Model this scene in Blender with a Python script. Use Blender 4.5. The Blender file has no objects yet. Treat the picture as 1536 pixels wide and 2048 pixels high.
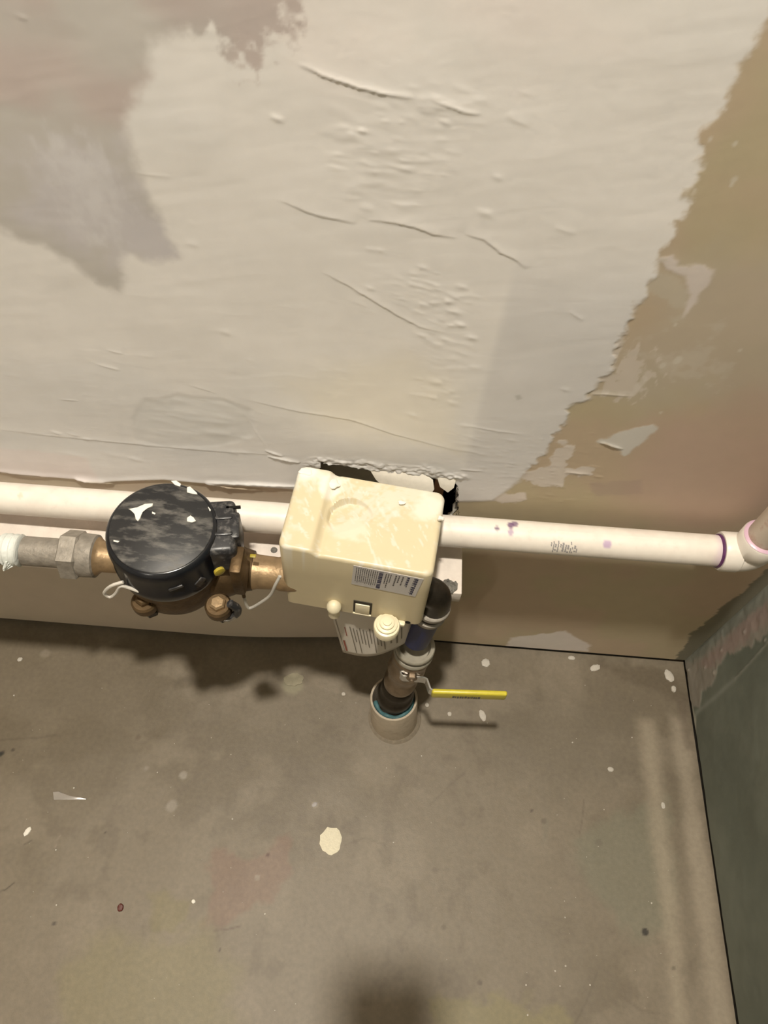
import bpy, bmesh, math, random
import numpy as np
from mathutils import Vector, Matrix
random.seed(7); rng = np.random.RandomState(11)
SC = bpy.context.scene; COL = SC.collection

# ------------------------------------------------------------------ camera (solved from the photo's vanishing points)
FPX = 1538.0                       # focal length in pixels of a 1536x2048 frame
def _n(v): return v/np.linalg.norm(v)
_down = _n(np.array([671-768., 1961-1024., FPX]))
_away = np.array([954-768., -1481-1024., FPX]); _away = _n(_away-_down*_down.dot(_away))
_right = np.cross(_down, _away); _right = _right if _right[0] > 0 else -_right
RW = np.array([_right, _away, -_down])            # world = RW @ (right, down, forward)
CAMP = np.array([0.0, -0.46744, 1.15])
XR = 0.5113                                       # plane of the right wall
cd = bpy.data.cameras.new('camera'); cam = bpy.data.objects.new('camera', cd); COL.objects.link(cam)
cd.sensor_fit = 'VERTICAL'; cd.sensor_height = 36.0; cd.lens = 36.0*FPX/2048.0; cd.clip_start = 0.02
_m = Matrix([[RW[i][0], -RW[i][1], -RW[i][2], CAMP[i]] for i in range(3)]+[[0, 0, 0, 1]])
cam.matrix_world = _m
SC.camera = cam
def hit(px, py, x=None, y=None, z=None):          # survey: photo pixel -> point on a known plane of the room
    v = RW @ np.array([px-768., py-1024., FPX])
    for i, k in enumerate((x, y, z)):
        if k is not None: return CAMP+v*((k-CAMP[i])/v[i])
def W2(pts): return [(lambda p: (p[0], p[2]))(hit(a, b, y=0)) for a, b in pts]      # back wall (x, z)
def F2(pts): return [(lambda p: (p[0], p[1]))(hit(a, b, z=0)) for a, b in pts]      # floor (x, y)
def R2(pts): return [(lambda p: (p[1], p[2]))(hit(a, b, x=XR)) for a, b in pts]     # right wall (y, z)

# ------------------------------------------------------------------ world, light, exposure
wd = bpy.data.worlds.new('world'); SC.world = wd; wd.use_nodes = True
wd.node_tree.nodes['Background'].inputs[0].default_value = (0.9, 0.85, 0.75, 1)
wd.node_tree.nodes['Background'].inputs[1].default_value = 0.05
LAMP = (-0.15, -0.47, 2.52)
LAMP_STRENGTH = 2300.0
LAMP_COLOR = (1.0, 0.93, 0.81)
SC.view_settings.view_transform = 'Standard'; SC.view_settings.look = 'None'
SC.view_settings.gamma = 1; SC.view_settings.use_curve_mapping = False
SC.view_settings.exposure = 0.0

# ------------------------------------------------------------------ helpers
def link(name, me, mat=None, parent=None):
    o = bpy.data.objects.new(name, me); COL.objects.link(o)
    if mat is not None: me.materials.append(mat)
    if parent is not None: o.parent = parent
    return o
def thing(name, label, cat, loc=(0, 0, 0), group=None):
    o = bpy.data.objects.new(name, None); COL.objects.link(o); o.location = loc
    o.empty_display_size = .02
    o['label'] = label; o['category'] = cat
    if group: o['group'] = group
    return o
def tag(o, label, cat, group=None):
    o['label'] = label; o['category'] = cat
    if group: o['group'] = group
    return o
def smooth(me, ang=40):
    for p in me.polygons: p.use_smooth = True
    try: me.set_sharp_from_angle(angle=math.radians(ang))
    except Exception: pass
def obj(name, bm, mat, parent=None, label=None, sm=40):
    """bmesh in WORLD coordinates; parent Empties may sit anywhere"""
    me = bpy.data.meshes.new(name); bmesh.ops.recalc_face_normals(bm, faces=bm.faces[:]); bm.to_mesh(me); bm.free()
    if sm: smooth(me, sm)
    o = link(name, me, mat, parent)
    if parent is not None:
        off = Vector(parent.location)
        if parent.parent is not None: off = off+Vector(parent.parent.location)
        me.transform(Matrix.Translation(-off))
    else:
        c = sum((v.co for v in me.vertices), Vector())/max(1, len(me.vertices))
        zb = min(v.co.z for v in me.vertices); c.z = zb
        me.transform(Matrix.Translation(-c)); o.location = c
    if label: o['label'] = label
    return o
def frame(axis):
    a = Vector(axis).normalized(); t = Vector((0, 0, 1)) if abs(a.z) < .9 else Vector((1, 0, 0))
    u = t.cross(a).normalized(); return u, a.cross(u), a
def lathe(bm, base, axis, prof, seg=48, start=0.0, sides=None):
    """prof: list of (r, h) along axis from base; closed with caps where r>0 at the ends"""
    u, v, a = frame(axis); base = Vector(base); rings = []
    for r, h in prof:
        c = base+a*h
        if r <= 1e-7: rings.append([bm.verts.new(c)]); continue
        rings.append([bm.verts.new(c+(u*math.cos(t)+v*math.sin(t))*r) for t in [start+2*math.pi*k/seg for k in range(seg)]])
    for A, B in zip(rings, rings[1:]):
        for k in range(seg):
            k2 = (k+1) % seg
            if len(A) == 1 and len(B) == 1: continue
            if len(A) == 1: bm.faces.new((A[0], B[k], B[k2]))
            elif len(B) == 1: bm.faces.new((A[k], A[k2], B[0]))
            else: bm.faces.new((A[k], A[k2], B[k2], B[k]))
    if len(rings[0]) > 1: bm.faces.new(rings[0][::-1])
    if len(rings[-1]) > 1: bm.faces.new(rings[-1])
    return bm
def spline(pts, n=8):
    P = [Vector(p) for p in pts]; out = []
    Q = [P[0]*2-P[1]]+P+[P[-1]*2-P[-2]]
    for i in range(1, len(Q)-2):
        a, b, c, d = Q[i-1:i+3]
        for k in range(n):
            t = k/n
            out.append(.5*((2*b)+(c-a)*t+(2*a-5*b+4*c-d)*t*t+(3*b-a-3*c+d)*t**3))
    out.append(P[-1]); return out
def tube(bm, path, rad, seg=16, cap=True):
    path = [Vector(p) for p in path]; n = len(path)
    rads = rad if isinstance(rad, (list, tuple)) else [rad]*n
    prev = None; rings = []
    for i, p in enumerate(path):
        t = (path[min(i+1, n-1)]-path[max(i-1, 0)]).normalized()
        if prev is None: u = frame(t)[0]
        else: u = (prev-t*prev.dot(t)).normalized()
        prev = u; w = t.cross(u)
        rings.append([bm.verts.new(p+(u*math.cos(2*math.pi*k/seg)+w*math.sin(2*math.pi*k/seg))*rads[i]) for k in range(seg)])
    for A, B in zip(rings, rings[1:]):
        for k in range(seg): bm.faces.new((A[k], A[(k+1) % seg], B[(k+1) % seg], B[k]))
    if cap: bm.faces.new(rings[0][::-1]); bm.faces.new(rings[-1])
    return bm
def box(bm, c, ex, ey, ez, sx, sy, sz, bev=0, seg=2):
    ex, ey, ez = Vector(ex), Vector(ey), Vector(ez)
    M = Matrix((ex, ey, ez)).transposed().to_4x4(); M.translation = Vector(c)
    r = bmesh.ops.create_cube(bm, size=1.0, matrix=M @ Matrix.Diagonal((sx, sy, sz, 1)))
    if bev:
        es = list({e for v in r['verts'] for e in v.link_edges})
        bmesh.ops.bevel(bm, geom=es, offset=bev, segments=seg, affect='EDGES', profile=.5)
    return bm
AX = ((1, 0, 0), (0, 1, 0), (0, 0, 1))
def prism(bm, pts, nrm, thick, bev=0):
    """polygon in 3-D (one plane), extruded along nrm by thick"""
    nrm = Vector(nrm)
    A = [bm.verts.new(Vector(p)) for p in pts]; B = [bm.verts.new(Vector(p)+nrm*thick) for p in pts]
    f1 = bm.faces.new(A[::-1]); f2 = bm.faces.new(B)
    for k in range(len(A)): bm.faces.new((A[k], A[(k+1) % len(A)], B[(k+1) % len(A)], B[k]))
    if bev: bmesh.ops.bevel(bm, geom=list(f2.edges), offset=bev, segments=2, affect='EDGES', profile=.5)
    return bm

# numpy helpers: value noise, polygon masks
_LAT = rng.rand(256, 256)
def vnoise(x, y):
    xi = np.floor(x).astype(int); yi = np.floor(y).astype(int); fx = x-xi; fy = y-yi
    fx = fx*fx*(3-2*fx); fy = fy*fy*(3-2*fy)
    a = _LAT[xi % 256, yi % 256]; b = _LAT[(xi+1) % 256, yi % 256]; c = _LAT[xi % 256, (yi+1) % 256]; d = _LAT[(xi+1) % 256, (yi+1) % 256]
    return (a*(1-fx)+b*fx)*(1-fy)+(c*(1-fx)+d*fx)*fy
def fbm(x, y, s, o=4, seed=0):
    t = 0; amp = 1; tot = 0; sc = 1.0/s
    for k in range(o):
        t = t+amp*vnoise(x*sc+17.3*seed+5.1*k, y*sc+9.7*seed+3.3*k); tot += amp; amp *= .5; sc *= 2.03
    return t/tot-.5
def sst(a, b, v):
    t = np.clip((v-a)/(b-a), 0, 1); return t*t*(3-2*t)
def sd_poly(x, y, poly):
    """signed distance, negative inside"""
    P = np.array(poly); d = np.full(x.shape, 1e9); ins = np.zeros(x.shape, bool)
    for i in range(len(P)):
        a = P[i]; b = P[(i+1) % len(P)]; e = b-a; wx = x-a[0]; wy = y-a[1]
        t = np.clip((wx*e[0]+wy*e[1])/max(e.dot(e), 1e-12), 0, 1)
        d = np.minimum(d, (wx-e[0]*t)**2+(wy-e[1]*t)**2)
        c = (a[1] > y) != (b[1] > y)
        ins ^= c & (x < (b[0]-a[0])*(y-a[1])/(b[1]-a[1]+1e-15)+a[0])
    return np.where(ins, -1, 1)*np.sqrt(d)
def mask(x, y, poly, soft, wx=0, wy=0):
    P = np.array(poly); m = soft*2+.03; lo = P.min(0)-m; hi = P.max(0)+m
    r = np.zeros(x.shape); s = (x > lo[0]) & (x < hi[0]) & (y > lo[1]) & (y < hi[1])
    if not s.any(): return r
    w = wx[s] if isinstance(wx, np.ndarray) else wx
    r[s] = 1-sst(-soft, soft, sd_poly(x[s], y[s], poly)+w); return r
def polyline(x, y, pts, m=.03):
    """(|distance|, signed perpendicular distance [+ = left of travel], along 0..1)"""
    P = np.array(pts); D = np.full(x.shape, 1e9); S = np.zeros(x.shape); T = np.zeros(x.shape)
    lo = P.min(0)-m; hi = P.max(0)+m; s = (x > lo[0]) & (x < hi[0]) & (y > lo[1]) & (y < hi[1])
    xs, ys = x[s], y[s]; Ds, Ss, Ts = D[s], S[s], T[s]; n = len(P)-1
    for i in range(n):
        a = P[i]; e = P[i+1]-a; L = np.sqrt(e.dot(e)); wx = xs-a[0]; wy = ys-a[1]
        t = np.clip((wx*e[0]+wy*e[1])/(L*L), 0, 1); d = np.sqrt((wx-e[0]*t)**2+(wy-e[1]*t)**2)
        sg = np.sign(e[0]*wy-e[1]*wx); k = d < Ds
        Ds = np.where(k, d, Ds); Ss = np.where(k, sg*d, Ss); Ts = np.where(k, (i+t)/n, Ts)
    D[s], S[s], T[s] = Ds, Ss, Ts; return D, S, T
def lerp(c, col, m):
    for i in range(3): c[i] = c[i]*(1-m)+col[i]*m
def grid_mesh(name, pos, nu, nv, cols, keep=None):
    """pos (nu*nv,3) row-major over v then u; returns mesh with colour attribute Col"""
    me = bpy.data.meshes.new(name)
    i = np.arange((nu-1)*(nv-1)); a = (i//(nu-1))*nu+i % (nu-1)
    q = np.stack([a, a+1, a+nu+1, a+nu], 1)
    if keep is not None: q = q[keep]
    q = q.astype(np.int32); me.vertices.add(len(pos)); me.vertices.foreach_set('co', pos.astype(np.float32).ravel())
    me.loops.add(q.size); me.loops.foreach_set('vertex_index', q.ravel())
    me.polygons.add(len(q)); me.polygons.foreach_set('loop_start', np.arange(0, q.size, 4, dtype=np.int32))
    me.update(calc_edges=True)
    at = me.attributes.new('Col', 'FLOAT_COLOR', 'POINT')
    c = np.ones((len(pos), 4), np.float32); c[:, :3] = np.clip(np.stack(cols, 1), 0, 1); at.data.foreach_set('color', c.ravel())
    me.polygons.foreach_set('use_smooth', np.ones(len(q), bool)); me.update()
    return me

# ------------------------------------------------------------------ materials
def mat(name, col=(.5, .5, .5), rough=.5, metal=0.0, noise=0.0, nscale=60, bump=0.0, bscale=300, vcol=False, spec=.5, dust=None, emit=None, bdist=.0005, stretch=None, coat=0):
    m = bpy.data.materials.new(name); m.use_nodes = True; N = m.node_tree.nodes; L = m.node_tree.links
    b = N['Principled BSDF']; b.inputs['Roughness'].default_value = rough; b.inputs['Metallic'].default_value = metal
    b.inputs['Specular IOR Level'].default_value = spec
    if coat: b.inputs['Coat Weight'].default_value = coat; b.inputs['Coat Roughness'].default_value = .12
    tc = N.new('ShaderNodeTexCoord'); mp = N.new('ShaderNodeMapping'); L.new(tc.outputs['Object'], mp.inputs[0])
    if stretch: mp.inputs['Scale'].default_value = stretch[0]; mp.inputs['Rotation'].default_value = stretch[1]
    if vcol:
        at = N.new('ShaderNodeAttribute'); at.attribute_name = 'Col'; src = at.outputs['Color']
    else:
        rgb = N.new('ShaderNodeRGB'); rgb.outputs[0].default_value = (*col, 1); src = rgb.outputs[0]
    if noise:
        nt = N.new('ShaderNodeTexNoise'); nt.inputs['Scale'].default_value = nscale; nt.inputs['Detail'].default_value = 5
        L.new(mp.outputs[0], nt.inputs['Vector'])
        mr = N.new('ShaderNodeMapRange'); mr.inputs['From Min'].default_value = .25; mr.inputs['From Max'].default_value = .75
        mr.inputs['To Min'].default_value = 1-noise; mr.inputs['To Max'].default_value = 1+noise
        L.new(nt.outputs['Fac'], mr.inputs['Value'])
        mx = N.new('ShaderNodeVectorMath'); mx.operation = 'SCALE'; L.new(src, mx.inputs[0]); L.new(mr.outputs[0], mx.inputs['Scale']); src = mx.outputs[0]
    if dust:   # (colour, scale, low, high, amount)
        nt = N.new('ShaderNodeTexNoise'); nt.inputs['Scale'].default_value = dust[1]; nt.inputs['Detail'].default_value = 8; nt.inputs['Roughness'].default_value = .65
        L.new(mp.outputs[0], nt.inputs['Vector'])
        mr = N.new('ShaderNodeMapRange'); mr.inputs['From Min'].default_value = dust[2]; mr.inputs['From Max'].default_value = dust[3]
        mr.inputs['To Max'].default_value = dust[4]; L.new(nt.outputs['Fac'], mr.inputs['Value'])
        mx = N.new('ShaderNodeMix'); mx.data_type = 'RGBA'; L.new(mr.outputs[0], mx.inputs[0]); L.new(src, mx.inputs[6]); mx.inputs[7].default_value = (*dust[0], 1); src = mx.outputs[2]
        m2 = N.new('ShaderNodeMath'); m2.operation = 'MULTIPLY_ADD'; L.new(mr.outputs[0], m2.inputs[0]); m2.inputs[1].default_value = .5; m2.inputs[2].default_value = rough
        L.new(m2.outputs[0], b.inputs['Roughness'])
    L.new(src, b.inputs['Base Color'])
    if bump:
        nt = N.new('ShaderNodeTexNoise'); nt.inputs['Scale'].default_value = bscale; nt.inputs['Detail'].default_value = 4
        L.new(mp.outputs[0], nt.inputs['Vector'])
        bp = N.new('ShaderNodeBump'); bp.inputs['Strength'].default_value = bump; bp.inputs['Distance'].default_value = bdist
        L.new(nt.outputs['Fac'], bp.inputs['Height']); L.new(bp.outputs[0], b.inputs['Normal'])
    if emit:
        b.inputs['Emission Color'].default_value = (*emit[0], 1); b.inputs['Emission Strength'].default_value = emit[1]
    return m
M = {}
M['wall'] = mat('drywall_compound', vcol=True, rough=.75, spec=.25, noise=.03, nscale=40, bump=.25, bscale=120, bdist=.0006)
M['floor'] = mat('concrete', vcol=True, rough=.50, spec=.42, noise=.10, nscale=160, bump=.3, bscale=700, bdist=.0004)
M['rwall'] = mat('green_board', vcol=True, rough=.6, spec=.3, noise=.05, nscale=60, bump=.2, bscale=200)
M['plain'] = mat('painted_wall', (.55, .53, .48), rough=.8, noise=.03, nscale=8)
M['ceil'] = mat('ceiling_paint', (.75, .73, .68), rough=.85, noise=.02, nscale=8)
M['void'] = mat('dark_cavity', (.006, .005, .004), rough=.95)
M['gypsum'] = mat('gypsum_core', (.62, .58, .5), rough=.9, noise=.12, nscale=300, bump=.8, bscale=500, bdist=.002)
M['board_back'] = mat('grey_board_behind', (.36, .34, .27), rough=.9, noise=.1, nscale=80)
M['stud'] = mat('wood_stud', (.28, .15, .07), rough=.8, noise=.25, nscale=60)
M['paper'] = mat('torn_paper', (.80, .75, .66), rough=.8, noise=.05, nscale=200, bump=.3)
M['pvc'] = mat('white_pvc', vcol=True, rough=.42, noise=.04, nscale=90, dust=((.62, .5, .42), 70, .58, .75, .35))
M['pvc_fit'] = mat('white_pvc_fitting', (.80, .74, .665), rough=.35, noise=.04, nscale=90)
M['pvc_riser'] = mat('stained_pvc', (.62, .53, .44), rough=.45, dust=((.45, .22, .16), 60, .52, .66, .5), bump=.3, bscale=200)
M['primer'] = mat('purple_primer', (.10, .03, .10), rough=.35, noise=.3, nscale=200)
M['primer_light'] = mat('pink_primer', (.62, .42, .52), rough=.35)
M['plank'] = mat('painted_wood', (.74, .66, .59), rough=.7, noise=.1, nscale=60, dust=((.45, .3, .22), 45, .58, .78, .4), bump=.5, bscale=150, bdist=.001)
M['smear'] = mat('grey_adhesive', (.16, .15, .13), rough=.6, noise=.4, nscale=300, bump=1, bscale=500, bdist=.002)
M['cream'] = mat('cream_plastic', vcol=True, rough=.38, noise=.02, nscale=60)
M['cream2'] = mat('cream_plastic_plain', (.72, .62, .40), rough=.38)
M['cream3'] = mat('cream_knob_plastic', (.78, .70, .50), rough=.35)
M['dark_slot'] = mat('dark_slot', (.03, .025, .015), rough=.7)
M['label'] = mat('label_paper', (.58, .55, .53), rough=.5)
M['ink'] = mat('label_ink', (.13, .12, .12), rough=.6)
M['ink_blue'] = mat('label_ink_dark_blue', (.03, .03, .09), rough=.6)
M['ink_red'] = mat('label_ink_red', (.28, .09, .06), rough=.6)
M['ink_soft'] = mat('tag_ink', (.22, .19, .15), rough=.6)
M['tagp'] = mat('tag_card', (.60, .55, .48), rough=.6)
M['black'] = mat('black_plastic', (.006, .007, .010), rough=.22, spec=.6, dust=((.3, .28, .26), 120, .68, .85, .25))
M['lid'] = mat('black_lid_dusty', (.018, .018, .019), rough=.42, spec=.5, dust=((.30, .28, .25), 38, .47, .85, .75), stretch=((1, 2.6, 1), (0, 0, .5)))
M['scuffed'] = mat('black_scuffed_plastic', (.02, .02, .022), rough=.35, dust=((.30, .28, .26), 160, .5, .8, .6))
M['white'] = mat('white_compound_splat', (.80, .76, .68), rough=.7, bump=.4)
M['brass'] = mat('aged_brass', (.115, .073, .035), rough=.48, metal=.7, noise=.3, nscale=80, bump=.3, bscale=250, bdist=.001)
M['brass_l'] = mat('bright_brass', (.34, .235, .13), rough=.45, metal=.55, noise=.2, nscale=120, bump=.4, bscale=250, bdist=.001)
M['steel'] = mat('zinc_steel', (.55, .55, .55), rough=.25, metal=1, noise=.15, nscale=200)
M['galv'] = mat('dusty_galvanised_steel', (.30, .27, .23), rough=.6, metal=.45, noise=.25, nscale=120, bump=.6, bscale=300, bdist=.001)
M['dark_metal'] = mat('dark_oiled_metal', (.035, .028, .02), rough=.35, metal=.6, noise=.3, nscale=200)
M['valve'] = mat('valve_brass_dull', (.26, .20, .14), rough=.38, metal=.75, noise=.3, nscale=90, bump=.3, bscale=200)
M['tape'] = mat('white_thread_tape', (.70, .72, .68), rough=.5, bump=.8, bscale=300, bdist=.001)
M['greytape'] = mat('grey_washer', (.30, .275, .22), rough=.6, noise=.1, nscale=150)
M['teal'] = mat('teal_foam', (.05, .13, .14), rough=.6, noise=.3, nscale=200)
M['blue'] = mat('blue_sleeve', (.012, .018, .075), rough=.45)
M['sleeve'] = mat('dirty_pvc_sleeve', (.44, .37, .28), rough=.6, noise=.1, nscale=60, dust=((.2, .15, .1), 50, .5, .75, .5))
M['yellow'] = mat('yellow_vinyl', (.60, .51, .05), rough=.32, noise=.08, nscale=100)
M['yellowmark'] = mat('yellow_paint_mark', (.36, .28, .03), rough=.4)
M['chrome'] = mat('zinc_lever', (.62, .62, .60), rough=.22, metal=1)
M['wire'] = mat('grey_vinyl_cable', (.50, .47, .42), rough=.4)
M['wirew'] = mat('white_seal_cord', (.62, .58, .52), rough=.45)
M['chip'] = mat('plaster_chip', (.50, .46, .40), rough=.7, bump=.6, bscale=400, noise=.1, nscale=500)
M['splat'] = mat('cream_plaster_splat', (.74, .68, .52), rough=.7, bump=.8, bscale=350, bdist=.001, noise=.06, nscale=300)
M['red'] = mat('red_crumb', (.10, .02, .012), rough=.5)
M['grey_chip'] = mat('grey_flake', (.35, .32, .31), rough=.5)
M['bulb'] = mat('lamp_glass', (1, 1, 1), emit=(LAMP_COLOR, LAMP_STRENGTH))
M['fill_glow'] = mat('added_fill_glow', (1, 1, 1), emit=(LAMP_COLOR, LAMP_STRENGTH*.12))  # glow of the added fill lamp, brightens upright faces
M['ceramic'] = mat('white_ceramic', (.8, .8, .78), rough=.3)
M['skin'] = mat('skin', (.55, .34, .24), rough=.5)
M['jacket'] = mat('pale_grey_sweatshirt', (.50, .48, .45), rough=.8, noise=.1)
M['trousers'] = mat('work_trousers', (.08, .07, .06), rough=.85, noise=.1)
M['hair'] = mat('dark_hair', (.02, .015, .01), rough=.6)
M['boot'] = mat('brown_boot', (.09, .05, .03), rough=.6)

# ------------------------------------------------------------------ SETTING: back wall
xs = np.concatenate([np.arange(-2.2, -.62, .2), np.arange(-.62, -.25, .0018), np.arange(-.25, .25, .0011), np.arange(.25, XR-.0008, .0016), [XR]])
zs = np.concatenate([np.arange(.013, .30, .002), np.arange(.30, .50, .0012), np.arange(.50, .97, .0011), np.arange(.97, 2.66, .2), [2.7]])
nu, nv = len(xs), len(zs)
X, Z = np.meshgrid(xs, zs); X = X.ravel(); Z = Z.ravel()
warp = fbm(X, Z, .03, 5, 1); warpf = fbm(X, Z, .008, 4, 2); low = fbm(X, Z, .18, 3, 3)
BROWN = (.40, .315, .215); LIGHT = (.635, .60, .545); WALL_GAIN = (1.37, 1.39, 1.48)
c = [np.full(X.shape, v) for v in BROWN]
# hue drift of the bare board
m = sst(-.05, .15, fbm(X, Z, .10, 4, 4)); lerp(c, (.37, .325, .20), m*.55)
m = mask(X, Z, W2([(1290, 860), (1420, 800), (1536, 760), (1700, 800), (1640, 1010), (1400, 1060), (1250, 1000)]), .03, warp*.03); lerp(c, (.40, .285, .225), m*.55)
m = mask(X, Z, W2([(1340, 520), (1600, 500), (1700, 700), (1536, 780), (1300, 820), (1200, 780), (1250, 690)]), .03, warp*.05); lerp(c, (.385, .335, .255), m*.6)
comp = W2([(-500, 905), (0, 943), (100, 953), (210, 962), (330, 958), (415, 966), (560, 975), (600, 978), (700, 990), (918, 1003), (985, 1001), (1030, 968), (1062, 930),
           (1090, 905), (1120, 865), (1150, 815), (1180, 795), (1212, 745), (1225, 705), (1260, 645), (1290, 592), (1300, 548), (1312, 520), (1340, 470), (1365, 402),
           (1392, 335), (1405, 275), (1442, 240), (1470, 172), (1500, 120), (1536, 60), (1650, -200), (1650, -900), (-1500, -900)])
sdc = sd_poly(X, Z, comp)
edge = sst(.43, .50, Z)
mc = 1-sst(-.0034, .0034, sdc+warp*.016*edge+warpf*.011*edge+fbm(X*1.3, Z, .004, 3, 33)*.004*edge)
L2 = [np.full(X.shape, v) for v in LIGHT]
lerp(L2, (.60, .575, .53), sst(-.1, .12, low)*.7)
seam = sst(.086, .096, X)*(1-sst(.70, .80, Z)); lerp(L2, (.535, .51, .475), seam*.8)
m = mask(X, Z, W2([(880, -200), (1100, -100), (1250, 100), (1100, 140), (900, 60)]), .03, warp*.05); lerp(L2, (.66, .59, .535), m*.5)
m = mask(X, Z, W2([(560, 0), (760, 20), (800, 90), (700, 140), (600, 110)]), .03, warp*.05); lerp(L2, (.67, .60, .54), m*.5)
m = mask(X, Z, W2([(560, 760), (800, 700), (920, 760), (910, 900), (640, 850)]), .02, warp*.03); lerp(L2, (.64, .59, .49), m*.6)
# upper-left thin, darker coats
dk = W2([(-900, -700), (575, -600), (578, -20), (562, 60), (552, 105), (520, 140), (478, 140), (455, 105), (430, 85), (400, 66), (345, 70), (308, 90), (292, 150), (262, 208), (245, 238),
         (264, 308), (300, 398), (330, 470), (356, 516), (300, 521), (256, 510), (238, 528), (250, 556), (240, 586), (196, 568), (150, 530), (90, 492), (40, 482), (0, 456), (-400, 360)])
sd = sd_poly(X, Z, dk)
rough_top = mask(X, Z, W2([(400, -60), (640, -60), (620, 190), (480, 190), (380, 60)]), .01)
md = 1-sst(-.006, .006, sd+warpf*(.008+.03*rough_top)+warp*(.006+.010*rough_top))
dcol = [np.full(X.shape, v) for v in (.435, .405, .36)]
lerp(dcol, (.435, .37, .33), sst(-.06, .10, fbm(X, Z, .09, 3, 6)))
m = mask(X, Z, W2([(240, 290), (330, 470), (340, 510), (230, 510), (60, 440), (40, 350), (120, 300)]), .02, warp*.06+fbm(X, Z, .012, 3, 8)*.02); lerp(dcol, (.47, .44, .43), m*.8)
m = mask(X, Z, W2([(120, 290), (200, 330), (240, 420), (200, 480), (150, 420), (100, 340)]), .018, fbm(X*1.6, Z, .01, 4, 9)*.05); lerp(dcol, (.54, .515, .49), m*.7)
m = mask(X, Z, W2([(300, -40), (520, -40), (555, 60), (540, 130), (470, 90), (340, 60)]), .02, warp*.03); lerp(dcol, (.40, .345, .31), m*.8)
for i in range(3): L2[i] = L2[i]*(1-md)+dcol[i]*md
oval = mask(X, Z, W2([(262, 840), (290, 800), (360, 792), (450, 800), (500, 820), (505, 870), (440, 890), (330, 892), (275, 880)]), .004, warp*.01); lerp(L2, (.56, .54, .495), oval*.55)
lowb = mask(X, Z, W2([(-600, 850), (0, 862), (200, 880), (560, 905), (920, 930), (920, 1000), (-600, 960)]), .006, warp*.01); lerp(L2, (.56, .545, .51), lowb*.6)  # greyer low band, mostly the wall's shading put into the colour
lb2 = mask(X, Z, W2([(-500, 890), (0, 892), (170, 915), (200, 960), (0, 950), (-500, 920)]), .004, warp*.01); lerp(L2, (.60, .54, .50), lb2*.7)
for i in range(3): c[i] = c[i]*(1-mc)+L2[i]*mc
# grey-tan undercoat low on the left board
m = (1-sst(.37, .44, Z))*(1-sst(.06, .10, X))*(1-mc); lerp(c, (.44, .385, .305), m*.75)
def smear(pts, col, a, soft=.003, w=.006, seed=12, st=(1, 1)):
    k = mask(X, Z, W2(pts), soft, fbm(X*st[0], Z*st[1], .010, 4, seed)*w*2.5)*(1-mc); lerp(c, col, k*a); return k
PATCH = (.53, .47, .42)
k1 = smear([(1322, 518), (1345, 512), (1358, 530), (1410, 528), (1428, 540), (1412, 575), (1385, 615), (1366, 632), (1378, 590), (1368, 555), (1330, 540)], PATCH, .85, .002, .003)
smear([(1296, 570), (1320, 530), (1362, 548), (1378, 590), (1360, 630), (1310, 600)], (.43, .385, .30), .55, .004, .012)
smear([(1210, 750), (1240, 690), (1290, 715), (1300, 760), (1270, 790), (1190, 782)], (.50, .44, .37), .75, .005, .022, 14, (2, 1))
smear([(1290, 700), (1420, 680), (1430, 750), (1300, 740)], (.45, .40, .32), .5, .01, .03, 15)
k2 = smear([(1196, 882), (1240, 865), (1306, 848), (1312, 858), (1285, 885), (1248, 912), (1240, 900)], (.50, .475, .42), .9, .002, .003)
smear([(1175, 780), (1262, 782), (1290, 752), (1296, 760), (1268, 793), (1180, 790)], (.52, .47, .40), .6, .002, .002)
k3 = smear([(1092, 935), (1125, 885), (1142, 895), (1132, 935), (1180, 938), (1176, 948), (1135, 950), (1128, 972), (1062, 965), (1030, 955), (1060, 940)], (.53, .475, .41), .85, .0025, .010, 16)
k4 = smear([(1000, 988), (1050, 985), (1058, 1000), (1005, 1006), (985, 1000)], (.56, .50, .44), .8, .002, .004, 17)
k5 = smear([(930, 985), (965, 1000), (925, 1004), (905, 1000)], (.56, .50, .44), .6, .002, .004, 18)
smear([(1182, 966), (1280, 960), (1288, 988), (1190, 992)], (.31, .23, .19), .45, .004, .004, 19)
smear([(1020, 1275), (1130, 1262), (1180, 1290), (1175, 1302), (1010, 1296)], (.62, .57, .52), .75, .003, .004, 20)
for (px, py, r) in [(1420, 278, 7), (1470, 288, 6), (1468, 360, 9), (1463, 370, 6), (1325, 730, 7), (1355, 720, 8), (1480, 700, 5), (1350, 650, 4), (1322, 825, 4)]:
    p = hit(px, py, y=0); q = hit(px+r, py, y=0); k = 1-sst(.5, 1.2, np.hypot((X-p[0]), (Z-p[2])*.7)/abs(q[0]-p[0])+warpf); lerp(c, (.50, .46, .38), k*.6)
k = mask(X, Z, W2([(1030, 790), (1040, 788), (1044, 796), (1034, 799)]), .0015); lerp(c, (.38, .36, .32), k*.7)
# green-grey paint overlap running down the corner on this side
corner_g = mask(X, Z, W2([(1350, 1318), (1372, 1290), (1380, 1268), (1420, 1238), (1450, 1206), (1482, 1188), (1512, 1160), (1560, 1110), (1900, 760), (1900, 1400), (1380, 1330)]), .002, warpf*.012)
lerp(c, (.125, .12, .085), corner_g*.9)
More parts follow.
